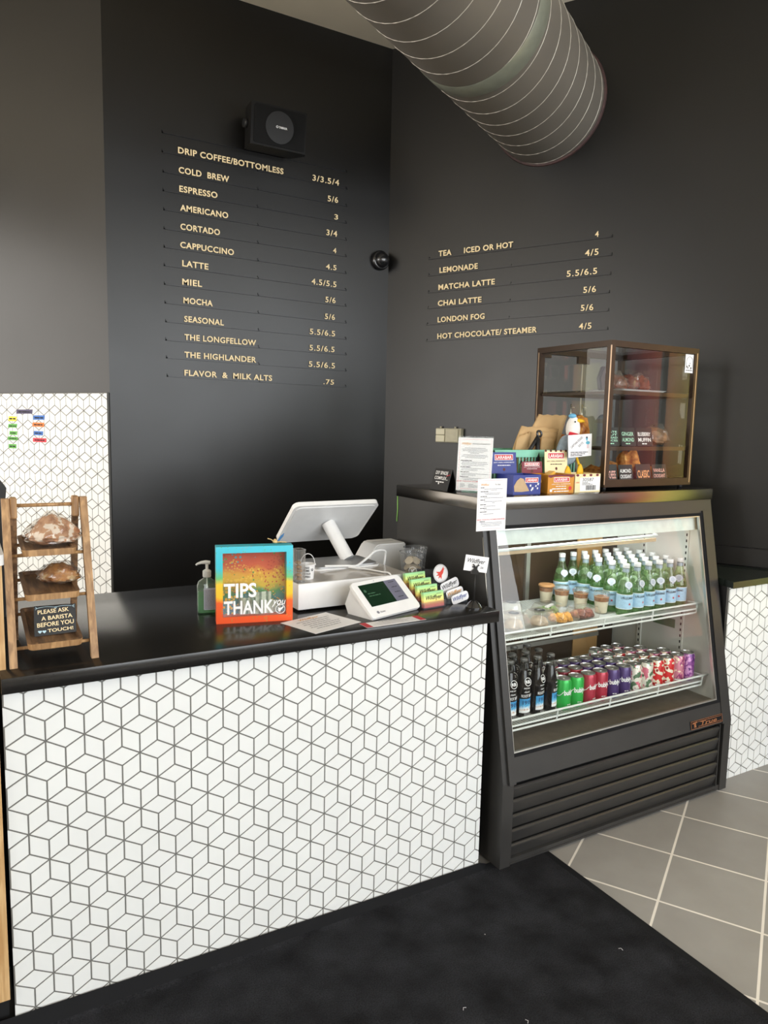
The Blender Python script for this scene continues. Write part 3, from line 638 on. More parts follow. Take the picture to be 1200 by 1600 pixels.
# black tent sign on the lowest tray
t = thing('tent_sign', 'black tent sign with white handwriting on the lowest bread tray', 'sign', (-1.336, 0.072, 0.9995), math.radians(-6))
bm = nb(); TSg = Matrix.Rotation(math.radians(-14), 4, 'X') @ frame_from((0, 0, 0), (1, 0, 0), (0, 0, 1)); TBk = frame_from((0, 0.046, 0), (1, 0, 0), (0, -0.025, 0.08))
prism(bm, [(-0.049, 0), (0.049, 0.004), (0.049, 0.076), (-0.049, 0.074)], TSg, -0.001, 0.001); prism(bm, [(-0.049, 0), (0.049, 0.0), (0.049, 0.076), (-0.049, 0.076)], TBk, -0.001, 0.001); obj('card', bm, 'black', t)
bm = nb(); L = lambda x, y: TSg @ Matrix.Translation((x, y, 0)) @ Matrix.Rotation(0.05, 4, 'Z')
for s, x, y, w, h in (('PLEASE ASK', -0.040, 0.055, 0.073, 0.0105), ('A BARISTA', -0.032, 0.0385, 0.073, 0.0105), ('BEFORE YOU', -0.042, 0.022, 0.086, 0.0110), ('TOUCH!', -0.018, 0.008, 0.060, 0.0085)):
    text(bm, s, L(x, y), w, h, 0, bold=0.015, z=0.0016)
obj('lettering', bm, 'cream', t)
bm = nb()
for x in (-0.036, -0.026):
    Th = TSg @ Matrix.Translation((x, 0.011, 0)); flat(bm, [(0.0045 * 1.0 * math.sin(a) ** 3, 0.0045 * (0.8 * math.cos(a) - 0.3 * math.cos(2 * a) - 0.12 * math.cos(3 * a))) for a in [2 * PI * i / 24 for i in range(24)]], Th, 0.0016)
tube(bm, [TSg @ Vector((x / 1000, (71 + 2.6 * math.sin(abs(x) / 41 * PI)) / 1000, 0.0014)) for x in range(-41, 42, 4)], 0.0006, 5)
for sx in (-1, 1):
    for k_ in range(3): tube(bm, [TSg @ Vector((sx * 0.041, 0.071, 0.0014)), TSg @ Vector((sx * 0.046, 0.067 + 0.004 * k_, 0.0014))], 0.0005, 5)
ring(bm, TSg @ Matrix.Translation((0.002, 0.070, 0)), 0.0014, 0.0024, 0, 14, 0.0018); obj('painted_trim', bm, mat('pale_blue_paint', C8(196, 226, 238), 0.6), t)

# ------------------------------------------------------------------ hand sanitizer bottle
t = thing('sanitizer_bottle', 'clear pump bottle of green gel behind the tip box on the worktop', 'bottle', (-0.8565, 0.365, ZT), math.radians(-12))
bm = nb()
def rloft(bm, secs, n=5, mi=0, cap=True):
    R_ = []
    for hw, hd, r, z in secs: R_.append([bm.verts.new((x, y, z)) for x, y in rrect(-hw, hw, -hd, hd, r, n)])
    for k_ in range(len(R_) - 1):
        for i in range(len(R_[0])): f = face(bm, [R_[k_][i], R_[k_][(i + 1) % len(R_[0])], R_[k_ + 1][(i + 1) % len(R_[0])], R_[k_ + 1][i]], mi); f.smooth = True
    if cap: face(bm, R_[0][::-1], mi); face(bm, R_[-1], mi)
rloft(bm, [(0.030, 0.018, 0.008, 0.0), (0.0315, 0.0195, 0.009, 0.006), (0.0315, 0.0195, 0.009, 0.092), (0.027, 0.017, 0.010, 0.104), (0.012, 0.012, 0.011, 0.114), (0.0115, 0.0115, 0.011, 0.122)]); obj('bottle', bm, glass('sanitizer_plastic', (0.93, 0.97, 0.94), 0.03, 1.45, 1.2, C8(190, 225, 200), 0.12), t)
bm = nb(); rloft(bm, [(0.0285, 0.0165, 0.008, 0.003), (0.0295, 0.0175, 0.008, 0.008), (0.0295, 0.0175, 0.008, 0.074)]); obj('gel', bm, glass('green_gel', (0.62, 0.90, 0.68), 0.05, 1.33, 1.0, C8(170, 228, 180), 0.32), t)
bm = nb(); prism(bm, rrect(-0.012, 0.030, 0.014, 0.085, 0.003), frame_from((0.0, -0.0202, 0), (1, 0, 0), (0, 0, 1)), 0, 0.0006); TLb = frame_from((0.0, -0.0210, 0), (1, 0, 0), (0, 0, 1))
obj('label', bm, mat('pale_label', C8(206, 212, 230), 0.5), t)
bm = nb()
for i in range(15): bars(bm, TLb, -0.009, 0.027, 0.018 + i * 0.0042, 0.0014, 0, i + 90)
obj('label_print', bm, 'greyink', t)
bm = nb(); lathe(bm, [(0.0125, 0.118), (0.0135, 0.120), (0.0135, 0.138), (0.008, 0.142), (0.0045, 0.143), (0.0045, 0.160)], 20); tube(bm, [(0.010, 0, 0.164), (-0.004, 0, 0.166), (-0.018, 0, 0.165), (-0.030, 0, 0.161), (-0.034, 0, 0.157)], [0.006, 0.0065, 0.005, 0.0035, 0.003], 10); tube(bm, [(0, 0, 0.118), (0, 0, 0.02)], 0.0022, 8)
obj('pump', bm, mat('clear_pump', C8(226, 228, 226), 0.3), t, True)

# ------------------------------------------------------------------ tip box
TIPR = math.atan2(0.160 - 0.216, 0.226)
t = thing('tip_box', 'rainbow painted shadow box for tips, standing on the worktop by the till', 'tip box', (-0.759, 0.188, ZT), TIPR)
hw, hh, dp = 0.117, 0.2385, 0.045
def paintmat(name, stops, splat, amp=0.05):
    m, nt, p = new_mat(name); tc = nd(nt, 'ShaderNodeTexCoord'); sp = nd(nt, 'ShaderNodeSeparateXYZ'); nt.links.new(tc.outputs['Object'], sp.inputs[0])
    n = nd(nt, 'ShaderNodeTexNoise'); n.inputs['Scale'].default_value = 18; n.inputs['Detail'].default_value = 4; nt.links.new(tc.outputs['Object'], n.inputs['Vector'])
    a = nd(nt, 'ShaderNodeMath', operation='MULTIPLY_ADD'); a.inputs[1].default_value = amp; nt.links.new(n.outputs['Fac'], a.inputs[0]); nt.links.new(sp.outputs[2], a.inputs[2])
    mr = nd(nt, 'ShaderNodeMapRange'); mr.inputs[1].default_value = amp * 0.5; mr.inputs[2].default_value = hh + amp * 0.5; nt.links.new(a.outputs[0], mr.inputs[0])
    r = ramp(nt, stops); nt.links.new(mr.outputs[0], r.inputs[0]); cur = r.outputs[0]
    for (sc, th, col, sd) in splat:
        v = nd(nt, 'ShaderNodeTexVoronoi'); v.inputs['Scale'].default_value = sc; mp = nd(nt, 'ShaderNodeMapping'); mp.inputs['Location'].default_value = (sd, sd * 2, sd * 3)
        nt.links.new(tc.outputs['Object'], mp.inputs[0]); nt.links.new(mp.outputs[0], v.inputs['Vector'])
        lt = nd(nt, 'ShaderNodeMath', operation='LESS_THAN'); lt.inputs[1].default_value = th; nt.links.new(v.outputs['Distance'], lt.inputs[0])
        n2 = nd(nt, 'ShaderNodeTexNoise'); n2.inputs['Scale'].default_value = 14; nt.links.new(mp.outputs[0], n2.inputs['Vector']); g = nd(nt, 'ShaderNodeMath', operation='GREATER_THAN'); g.inputs[1].default_value = 0.52; nt.links.new(n2.outputs['Fac'], g.inputs[0])
        ml = nd(nt, 'ShaderNodeMath', operation='MULTIPLY'); nt.links.new(lt.outputs[0], ml.inputs[0]); nt.links.new(g.outputs[0], ml.inputs[1])
        mx = nd(nt, 'ShaderNodeMix', data_type='RGBA'); mx.inputs[7].default_value = (*col, 1); nt.links.new(ml.outputs[0], mx.inputs[0]); nt.links.new(cur, mx.inputs[6]); cur = mx.outputs[2]
    nt.links.new(cur, p.inputs['Base Color']); p.inputs['Roughness'].default_value = 0.35; return m
M['tipframe'] = paintmat('rainbow_frame_paint', [(0.0, C8(236, 84, 30)), (0.27, C8(240, 96, 34)), (0.34, C8(250, 196, 40)), (0.52, C8(244, 204, 50)), (0.60, C8(112, 196, 120)), (0.72, C8(60, 196, 214)), (1.0, C8(72, 200, 222))], [(120, 0.16, C8(90, 180, 80), 1.0), (150, 0.14, C8(230, 80, 40), 4.0)], 0.04)
M['tipart'] = paintmat('sunset_painting', [(0.10, C8(80, 120, 136)), (0.26, C8(84, 136, 130)), (0.36, C8(80, 146, 74)), (0.46, C8(226, 182, 40)), (0.60, C8(238, 166, 40)), (0.72, C8(222, 88, 44)), (1.0, C8(196, 56, 42))], [(95, 0.40, C8(246, 190, 60), 2.0), (130, 0.33, C8(200, 60, 30), 5.0), (80, 0.30, C8(96, 150, 160), 8.0), (70, 0.20, C8(90, 150, 60), 12.0), (140, 0.38, C8(236, 170, 60), 15.0)], 0.07)
bm = nb(); TF3 = frame_from((0, 0, 0), (1, 0, 0), (0, 0, 1)); fw = 0.020
for x0, x1, y0, y1 in ((-hw, hw, 0, fw), (-hw, hw, hh - fw, hh), (-hw, -hw + fw, fw, hh - fw), (hw - fw, hw, fw, hh - fw)): box(bm, x0, x1, y0, y1, -dp, 0.0, 0, TF3)
obj('frame', bm, 'tipframe', t)
bm = nb(); box(bm, -hw + fw, hw - fw, dp - 0.006, dp - 0.001, fw, hh - fw); obj('painted_back', bm, 'tipart', t)
bm = nb(); box(bm, -hw + fw, hw - fw, 0.006, 0.008, fw, hh - fw); obj('glass_pane', bm, 'glass', t)
TG = frame_from((0, 0.0055, 0), (1, 0, 0), (0, 0, 1))
bm = nb(); text(bm, 'TIPS', TG @ Matrix.Translation((-0.094, 0.078, 0)), 0.099, 0.046, 0, bold=0.028); text(bm, 'THANK', TG @ Matrix.Translation((-0.094, 0.026, 0)), 0.152, 0.043, 0, bold=0.022)
text(bm, 'you', TG @ Matrix.Translation((0.052, 0.044, 0)), 0.044, 0.022, 0, bold=0.012, shear=0.35); TGb = TG @ Matrix.Translation((0.079, 0.037, 0)); ring(bm, TGb, 0.0135, 0.0155, 0, 30, 0.0006, 1.0, 0.95); bird(bm, TGb, 0.012, 0, 0.0006, 0.1)
obj('white_lettering', bm, 'whiteink', t)
# banknotes inside the box
for i, (x, ry, h, lab) in enumerate(((0.022, 0.05, 0.070, 'folded pale banknote inside the tip box, tallest, behind the K'), (-0.018, -0.1, 0.052, 'crumpled banknote at the bottom of the tip box, middle'), (0.055, 0.2, 0.040, 'banknote low in the tip box corner near the bird emblem'))):
    P = Matrix.Translation((-0.759, 0.188, ZT)) @ Matrix.Rotation(TIPR, 4, 'Z') @ Vector((x, 0.022 + 0.004 * i, fw + 0.001))
    o = thing('banknote', lab, 'money', P, TIPR + ry, 'banknotes in the tip box'); bm = nb()
    n = 8; a = [bm.verts.new((-0.030 + 0.060 * k_ / n, 0.004 * math.sin(k_ * 1.3 + i), 0)) for k_ in range(n + 1)]; b = [bm.verts.new((-0.030 + 0.060 * k_ / n, 0.004 * math.sin(k_ * 1.3 + i + 0.3), h)) for k_ in range(n + 1)]
    for k_ in range(n): face(bm, [a[k_], a[k_ + 1], b[k_ + 1], b[k_]], 0 if k_ % 3 else 1)
    obj('note', bm, [mat('note_paper', C8(206, 208, 190), 0.7, var=0.2, scale=120), mat('note_print', C8(132, 142, 124), 0.7, var=0.25, scale=150)], o)
# small twine and feather ornament on the box corner
t = thing('twig_ornament', 'tiny twine ornament with blue feather on the tip box corner', 'ornament', (-0.692, 0.190, ZT + hh + 0.001), TIPR)
bm = nb(); blob(bm, (0, 0, 0.008), 0.008, 0.007, 0.009, 3, 0.2, 3, 3)
for dx, dz in ((-0.024, 0.015), (0.020, 0.003), (0.034, -0.002 + 0.004)): tube(bm, [(0, 0, 0.006), (dx * 0.6, 0, 0.006 + dz * 0.7), (dx, 0, 0.004 + dz)], 0.0016, 6)
obj('twine_knot', bm, mat('twine', C8(214, 184, 130), 0.9, var=0.3, scale=200), t)
bm = nb(); prism(bm, [(0.004, 0.010), (0.012, 0.012), (0.024, 0.026), (0.027, 0.036), (0.016, 0.028)], frame_from((0, -0.004, 0), (1, 0, 0), (0, 0, 1)), 0, 0.001); obj('blue_feather', bm, mat('feather_blue', C8(40, 100, 150), 0.6), t)

# ------------------------------------------------------------------ till: cash drawer, base, display
t = thing('cash_drawer', 'wide white cash drawer box carrying the till display on the worktop', 'cash drawer', (-0.3855, 0.41, ZT))
bm = nb(); box(bm, -0.2105, 0.2105, -0.178, 0.175, 0.008, 0.096, 0, None, 0.004); obj('case', bm, 'white', t, True)
bm = nb(); box(bm, -0.209, 0.209, -0.176, 0.173, 0.0961, 0.0972, 0); obj('glossy_top', bm, mat('drawer_top', C8(176, 170, 162), 0.12, var=0.03), t)
for sx in (-1, 1):
    for sy in (-1, 1): bm = nb(); lathe(bm, [(0.012, 0.0), (0.012, 0.008)], 12, Matrix.Translation((sx * 0.18, sy * 0.14, 0))); obj('foot', bm, 'black', t)
ZD = ZT + 0.0972
t = thing('till_display', 'white till display seen from behind, on a slanted pole above the cash drawer', 'till', (-0.315, 0.50, ZD))
bm = nb(); prism(bm, rrect(-0.150, 0.125, -0.105, 0.09, 0.03, 6), None, 0.0, 0.004); prism(bm, rrect(-0.142, 0.117, -0.097, 0.082, 0.028, 6), None, 0.004, 0.0105, 1); obj('base_plate', bm, ['white', 'grey'], t)
bm = nb(); P0 = Vector((0.045, 0.015, 0.010)); P1 = Vector((0.0, 0.098, 0.140)); tube(bm, [P0, P1], 0.026, 28); obj('pole', bm, 'white', t, True)
TP = frame_from((0, 0.100, 0.143), (1, 0, 0), (0, -math.sin(math.radians(49)), math.cos(math.radians(49))))    # z points to the viewer and down
if TP.col[2].to_3d().y > 0: TP = frame_from((0, 0.100, 0.143), (-1, 0, 0), (0, -math.sin(math.radians(49)), math.cos(math.radians(49))))
bm = nb(); prism(bm, rrect(-0.176, 0.176, -0.122, 0.122, 0.022, 6), TP, -0.014, 0.004); obj('display_case', bm, 'whitegloss', t)
bm = nb(); prism(bm, rrect(-0.164, 0.164, -0.122, 0.110, 0.018, 6), TP, 0.004, 0.0065); obj('back_cover', bm, mat('silver_grey', C8(230, 231, 232), 0.25, var=0.02), t)
bm = nb(); prism(bm, rrect(-0.160, 0.160, -0.100, 0.100, 0.004, 3), TP, -0.0148, -0.014); obj('screen', bm, 'blackgloss', t)

# white pail on the drawer
t = thing('mini_pail', 'tiny white pail with black handwriting on the cash drawer, left front', 'pail', (-0.534, 0.298, ZD))
bm = nb(); lathe(bm, [(0.0205, 0.0), (0.0205, 0.001), (0.0255, 0.048), (0.0268, 0.049), (0.0268, 0.051), (0.0245, 0.051), (0.0195, 0.004)], 26, None, 0, None, True, True); obj('bucket', bm, 'white', t, True)
bm = nb(); tube(bm, [(0.0268 * math.cos(a), 0, 0.046 + 0.038 * math.sin(a)) for a in [PI * i / 16 for i in range(17)]], 0.0014, 6)
for s in (-1, 1): tube(bm, [(s * 0.024, 0, 0.046), (s * 0.030, 0, 0.046)], 0.003, 8)
obj('handle', bm, 'white', t, True)
bm = nb(); TWp = frame_from((0, 0, 0), (1, 0, 0), (0, 0, 1)) @ Matrix.Translation((0, 0, 0)); TWp = Matrix.Rotation(math.radians(-32), 4, 'Z') @ TWp
for s, y, w in (('TAKE', 0.037, 0.020), ('SOME', 0.027, 0.022), ('FOR YOUR', 0.0165, 0.027), ('PUPPERS', 0.006, 0.026)): text(bm, s, TWp @ Matrix.Translation((0, y, 0)), w, 0.0068, 0, bold=0.01, anchor='c', wrap=0.0216 + 0.0045 * y / 0.048 + 0.0004, shear=0.1)
for dx, dy, r in ((0.020, 0.0315, 0.0026), (0.0165, 0.035, 0.0011), (0.019, 0.0365, 0.0011), (0.0215, 0.0365, 0.0011), (0.0235, 0.035, 0.0011)):
    a = dx / 0.025; Tq = TWp @ Matrix.Translation((math.sin(a) * 0.0252, dy, math.cos(a) * 0.0252)); flat(bm, circ(r, 10), Tq @ Matrix.Rotation(a, 4, 'Y'), 0.0006)
obj('lettering', bm, 'ink', t)
# clear container behind the tip box
t = thing('clear_jar', 'small clear plastic tub of treats between tip box and white pail', 'jar', (-0.581, 0.262, ZD))
bm = nb(); rloft(bm, [(0.014, 0.021, 0.005, 0.001), (0.0155, 0.023, 0.005, 0.108)], cap=False); box(bm, -0.0145, 0.0145, -0.022, 0.022, 0.0, 0.002); tube(bm, [(x, y, 0.108) for x, y in rrect(-0.0155, 0.0155, -0.023, 0.023, 0.005)], 0.0016, 6, 0, True); obj('tub', bm, M['shell_jar'] if 'shell_jar' in M else glass('jar_plastic', (0.9, 0.9, 0.9), 0.05, 1.5, 1.6, C8(200, 200, 200), 0.18), t, True)
for i in range(5):
    bm = nb(); blob(bm, (random.Random(i).uniform(-0.003, 0.003), 0.003 * (-1) ** i, 0.005 + 0.0135 * i), 0.010, 0.013, 0.009, i, 0.15, 2, 2); o = obj('dog_treat', bm, 'wood_oak', None, True); o.location = t.location; o.location.z += 0.003; tag(o, 'brown dog treat, %s from the bottom of the clear tub' % ordinal(i), 'treat', 'treats in the clear tub')

# receipt printer
t = thing('receipt_printer', 'white receipt printer right of the drawer against the cooler side', 'printer', (-0.065, 0.64, ZT))
bm = nb(); prism(bm, [(-0.095, 0.0), (0.095, 0.0), (0.095, 0.142), (-0.030, 0.142), (-0.046, 0.134), (-0.090, 0.062), (-0.095, 0.045)], frame_from((0, 0.06, 0), (1, 0, 0), (0, 0, 1)), 0.0, 0.12); bmesh.ops.bevel(bm, geom=bm.edges[:], offset=0.005, segments=2, affect='EDGES'); obj('case', bm, 'white', t, True)
bm = nb(); box(bm, -0.03, 0.07, 0.0, 0.004, 0.142, 0.1425); obj('paper_slot', bm, 'grey', t)
# white cable
def sm(pts, n=8):
    P = [Vector(p) for p in pts]; out = []
    for i in range(len(P) - 1):
        a = P[max(i - 1, 0)]; b = P[i]; c = P[i + 1]; d = P[min(i + 2, len(P) - 1)]
        for k_ in range(n):
            u = k_ / n; out.append(0.5 * ((2 * b) + (c - a) * u + (2 * a - 5 * b + 4 * c - d) * u * u + (3 * b - a - 3 * c + d) * u ** 3))
    return out + [P[-1]]
bm = nb(); tube(bm, sm([(-0.42, 0.400, ZD + 0.014), (-0.34, 0.385, ZD + 0.012), (-0.305, 0.38, ZD + 0.010), (-0.255, 0.395, ZD + 0.030), (-0.21, 0.41, ZD + 0.052), (-0.165, 0.42, ZD + 0.050), (-0.155, 0.43, ZD + 0.025), (-0.160, 0.44, ZT + 0.06), (-0.158, 0.46, ZT + 0.02), (-0.15, 0.50, ZT + 0.005)]), 0.0042, 8); tube(bm, sm([(-0.335, 0.385, ZD + 0.006), (-0.29, 0.335, ZD + 0.005), (-0.262, 0.270, ZD + 0.005), (-0.25, 0.235, ZD + 0.004), (-0.249, 0.226, ZD - 0.02), (-0.25, 0.220, ZT + 0.012), (-0.26, 0.20, ZT + 0.004)]), 0.003, 8); tag(obj('power_cable', bm, 'white', smooth=True), 'white cable looping over the cash drawer top to the printer', 'cable')

# card payment terminal
B1 = Vector((-0.4345, 0.030, 0)); B2 = Vector((-0.196, 0.100, 0))
tw = 0.232; ang = math.atan2(0.100 - 0.030, 0.238)
t = thing('card_terminal', 'small white customer card terminal with dark green screen in front of the drawer', 'card terminal', ((B1.x + B2.x) / 2, (B1.y + B2.y) / 2, ZT), ang)
HW = tw / 2; TA = math.radians(40); SL = 0.145
TTm = Matrix.Translation((0, 0, 0.010)) @ frame_from((0, 0, 0), (1, 0, 0), (0, math.cos(TA), math.sin(TA)))
bm = nb(); prism(bm, rrect(-HW, HW, 0, SL, 0.014, 6), TTm, -0.010, 0.0); bmesh.ops.bevel(bm, geom=[e for e in bm.edges], offset=0.0015, segments=1, affect='EDGES'); obj('face_plate', bm, 'whitegloss', t, True)
bm = nb(); ys, zs = math.cos(TA), math.sin(TA); prism(bm, [(0.012, 0.0), (0.125, 0.0), (0.140, 0.030), (SL * ys + 0.004, SL * zs - 0.006), (0.012, 0.006)], frame_from((-HW + 0.010, 0, 0), (0, 1, 0), (0, 0, 1)), 0.0, tw - 0.020); obj('stand_body', bm, 'white', t)
bm = nb(); flat(bm, [(-HW + 0.026, 0.042), (HW - 0.030, 0.042), (HW - 0.030, 0.130), (-HW + 0.026, 0.130)], TTm, 0.0006, 0); flat(bm, [(HW - 0.088, 0.0425), (HW - 0.0305, 0.0425), (HW - 0.0305, 0.1295), (HW - 0.088, 0.1295)], TTm, 0.0010, 1)
ms = mat('screen_green', C8(12, 42, 24), 0.25); ms2 = mat('screen_grey', C8(112, 112, 130), 0.3)
obj('screen', bm, [ms, ms2], t)
bm = nb(); bars(bm, TTm, -0.072, -0.036, 0.090, 0.004, 0, 3, 0.0014); bars(bm, TTm, -0.072, -0.020, 0.080, 0.004, 0, 4, 0.0014); flat(bm, circ(0.006, 14, -0.076, 0.104), TTm, 0.0014)
for i in range(4): bars(bm, TTm, 0.046, 0.072, 0.056 + i * 0.021, 0.0022, 1, i, 0.0014)
obj('screen_text', bm, [mat('dim_green', C8(60, 96, 72), 0.5), 'ink'], t)
bm = nb(); flat(bm, circ(0.0055, 12, -0.080, 0.018), TTm, 0.0008); text(bm, 'clover', TTm @ Matrix.Translation((-0.071, 0.014, 0)), 0.024, 0.0075, 0, bold=0.01, z=0.0008); flat(bm, circ(0.0018, 10, -0.01, 0.138), TTm, 0.0008); obj('lettering', bm, 'greyink', t)

# papers on the worktop
def sheet(name, label, cat, corners, lines, seed, head=None, z=ZT, bands=False):
    c = sum((Vector((x, y, 0)) for x, y in corners), Vector()) / 4
    t = thing(name, label, cat, (c.x, c.y, z)); a, b, cc, d = [Vector((x, y, 0)) - c for x, y in corners]
    T = frame_from(a, b - a, d - a); W = (b - a).length; H = (d - a).length
    bm = nb(); prism(bm, [(0, 0), (W, 0), (W, H), (0, H)], T, 0.0006, 0.0012); obj('sheet', bm, 'paper', t)
    bm = nb()
    for i in range(lines): bars(bm, T, W * (0.16 + 0.05 * (i % 2)), W * (0.86 - 0.06 * ((i * 7) % 3)), H * (0.74 - 0.62 * i / lines), H * 0.022, 0, seed + i, 0.0017)
    obj('print', bm, 'greyink', t)
    bm = nb()
    if head: text(bm, head, T @ Matrix.Translation((W * 0.30, H * 0.80, 0)), W * 0.42, H * 0.12, 0, shear=0.25, bold=0.01, z=0.0017); obj('heading', bm, 'goldink' if not bands else 'ink', t)
    if bands:
        bm = nb(); flat(bm, [(0, 0), (W * 0.1, 0), (W * 0.1, H), (0, H)], T, 0.0017); flat(bm, [(W * 0.9, 0), (W, 0), (W, H), (W * 0.9, H)], T, 0.0017); obj('red_edges', bm, 'redink', t)
    return t
sheet('paper_sheet', 'white printed sheet lying before the tip box on the worktop', 'paper', [(-0.645, -0.012), (-0.463, 0.045), (-0.492, 0.215 - 0.02), (-0.684, 0.145)], 6, 10, 'Wildflyer')
sheet('paper_strip', 'white strip with red ends lying under the card terminal front', 'paper', [(-0.478, -0.024), (-0.262, -0.020), (-0.262, 0.052), (-0.472, 0.028)], 4, 30, 'Wildflyer', bands=True)

# ------------------------------------------------------------------ plastic cups of tokens
def cup(loc, h, rt, rb, label, fill, tok, key, n):
    t = thing('plastic_cup', label, 'cup', loc)
    bm = nb(); lathe(bm, [(rb, 0.0), (rb + 0.001, 0.003), (rt - 0.001, h - 0.004)], 30, None, 0, None, True, False); obj('cup_wall', bm, M.setdefault('cup_plastic', glass('cup_plastic', (0.93, 0.94, 0.95), 0.05, 1.5, 1.5, C8(205, 208, 212), 0.16)), t, True)
    bm = nb(); tube(bm, [(x, y, h - 0.002) for x, y in circ(rt, 30)], 0.0024, 6, 0, True); obj('rim', bm, M['cup_plastic'], t, True)
    bm = nb(); Tl = Matrix.Rotation(math.radians(-28), 4, 'Z') @ frame_from((0, -(rb + (rt - rb) * 0.55) - 0.001, h * 0.55), (1, 0, 0), (0, -(rt - rb) / h * -1 * -1, 1)); ring(bm, Tl, 0.013, 0.0148, 0, 28, 0.0015); bird(bm, Tl, 0.0095, 0, 0.0015, 0.2); obj('bird_print', bm, 'whiteink', t)
    rnd = random.Random(n)
    for i in range(n):
        lv = i // 5; k_ = i % 5; z = 0.010 + lv * (h * 0.82) / max(1, (n // 5)); rr = (rb + (rt - rb) * z / h) - 0.020
        a = k_ * 2 * PI / 5 + lv * 0.6; p = Vector(loc) + Vector((rr * math.cos(a), rr * math.sin(a), z + 0.008))
        bm = nb(); lathe(bm, [(0.0165, -0.0012), (0.0165, 0.0012)], 18, Matrix.Rotation(rnd.uniform(0.5, 1.3), 4, Vector((math.cos(a + rnd.uniform(-0.6, 0.6) + PI / 2), math.sin(a + PI / 2), 0)))); o = obj('token', bm, fill, None); o.location = p
        tag(o, 'round %s token in the %s, %s layer' % (tok, key, ('bottom', 'second', 'third', 'fourth', 'top')[min(lv, 4)]), 'token', '%s tokens, %s layer' % (tok, ('bottom', 'second', 'third', 'fourth', 'top')[min(lv, 4)]))
cup((-0.072, 0.372, ZT), 0.146, 0.047, 0.031, 'clear cup full of pale round wooden tokens behind the card rack', mat('pale_token', C8(206, 190, 164), 0.5, var=0.15), 'wooden', 'left clear cup', 25)
cup((-0.006, 0.452, ZT), 0.146, 0.047, 0.031, 'clear cup of black tokens beside the cooler, behind the wooden tokens', mat('black_token', C8(62, 64, 68), 0.25, var=0.25), 'black', 'right clear cup', 25)

# ------------------------------------------------------------------ tiered card racks
m, nt, p = new_mat('rainbow_card'); tc = nd(nt, 'ShaderNodeTexCoord'); sp = nd(nt, 'ShaderNodeSeparateXYZ'); nt.links.new(tc.outputs['Generated'], sp.inputs[0])
rp = ramp(nt, [(0.0, C8(236, 100, 110)), (0.22, C8(246, 136, 96)), (0.38, C8(252, 206, 116)), (0.52, C8(250, 242, 140)), (0.75, C8(196, 228, 134)), (1.0, C8(146, 212, 156))]); nt.links.new(sp.outputs[2], rp.inputs[0]); nt.links.new(rp.outputs[0], p.inputs['Base Color']); p.inputs['Roughness'].default_value = 0.45; M['card'] = m
CR = Vector((-0.152, 0.092, ZT)); CA = math.radians(6)
t = thing('card_rack', 'clear four-tier rack of rainbow business cards beside the card terminal', 'card rack', CR, CA)
TIER = [(0.0, 0.004), (0.034, 0.020), (0.068, 0.036), (0.102, 0.052)]
def rackmesh(w):
    bm = nb()
    for y, z in TIER:
        box(bm, -w / 2, w / 2, y, y + 0.002, 0.0, z + 0.020); box(bm, -w / 2, w / 2, y, y + 0.032, z - 0.002, z); box(bm, -w / 2, -w / 2 + 0.002, y, y + 0.032, 0.0, z + 0.018); box(bm, w / 2 - 0.002, w / 2, y, y + 0.032, 0.0, z + 0.018)
    box(bm, -w / 2, w / 2, 0.134, 0.136, 0, 0.10); return bm
obj('tier_stand', rackmesh(0.096), 'acrylic', t)
for i, (y, z) in enumerate(TIER):
    P = Matrix.Translation(CR) @ Matrix.Rotation(CA, 4, 'Z') @ Vector((0, y + 0.005, z + 0.0005))
    o = thing('card_stack', 'stack of rainbow business cards in the %s of the clear rack' % ('front tier', 'second tier', 'third tier', 'rear tier')[i], 'business cards', P, CA, 'card stacks in the rack')
    Tc = Matrix.Rotation(math.radians(-8), 4, 'X') @ frame_from((0, 0, 0), (1, 0, 0), (0, 0, 1))
    bm = nb(); prism(bm, [(-0.044, 0), (0.044, 0), (0.044, 0.052), (-0.044, 0.052)], Tc, -0.013, 0.0); obj('cards', bm, 'card', o)
    bm = nb(); text(bm, 'Wildflyer', Tc @ Matrix.Translation((-0.034, 0.021, 0)), 0.070, 0.019, 0, shear=0.3, bold=0.012); bars(bm, Tc, 0.012, 0.034, 0.043, 0.0012, 0, 5); obj('lettering', bm, 'ink', o)
SR = Vector((-0.040, 0.118, ZT)); SA = math.radians(4)
t = thing('sticker_rack', 'clear tiered rack holding loose stickers, right of the rainbow cards', 'sticker rack', SR, SA)
obj('tier_stand', rackmesh(0.092), 'acrylic', t)
def stick(i, label, kind, x, y, z, w, h, rz=0.0, txt=None, cols=None):
    P = Matrix.Translation(SR) @ Matrix.Rotation(SA, 4, 'Z') @ Vector((x, y, z)); o = thing('sticker', label, 'sticker', P, SA, 'stickers in the clear rack')
    Tc = Matrix.Rotation(math.radians(-10), 4, 'X') @ frame_from((0, 0, 0), (1, 0, 0), (0, 0, 1)) @ Matrix.Translation((0, h / 2, 0)) @ Matrix.Rotation(rz, 4, 'Z')
    bm = nb(); pts = circ(w / 2, 32) if kind == 'round' else circ(w / 2, 28, 0, 0, 1, h / w)
    if kind == 'tag': pts = rrect(-w / 2, w / 2, -h / 2, h / 2, h * 0.35, 4)
    prism(bm, pts, Tc, -0.001, 0.0); obj('backing', bm, 'paper', o)
    bm = nb()
    if kind == 'round': bird(bm, Tc, w * 0.36, 0, 0.0007, 0.35); obj('red_bird', bm, mat('bird_red', C8(222, 60, 40), 0.5), o); bm = nb(); ring(bm, Tc, w * 0.455, w * 0.47, 0, 36); obj('ring_line', bm, 'greyink', o)
    else: text(bm, txt, Tc @ Matrix.Translation((-w * 0.42, -h * 0.28, 0)), w * 0.84, h * 0.58, 0, shear=0.3, bold=0.014); obj('lettering', bm, cols, o)
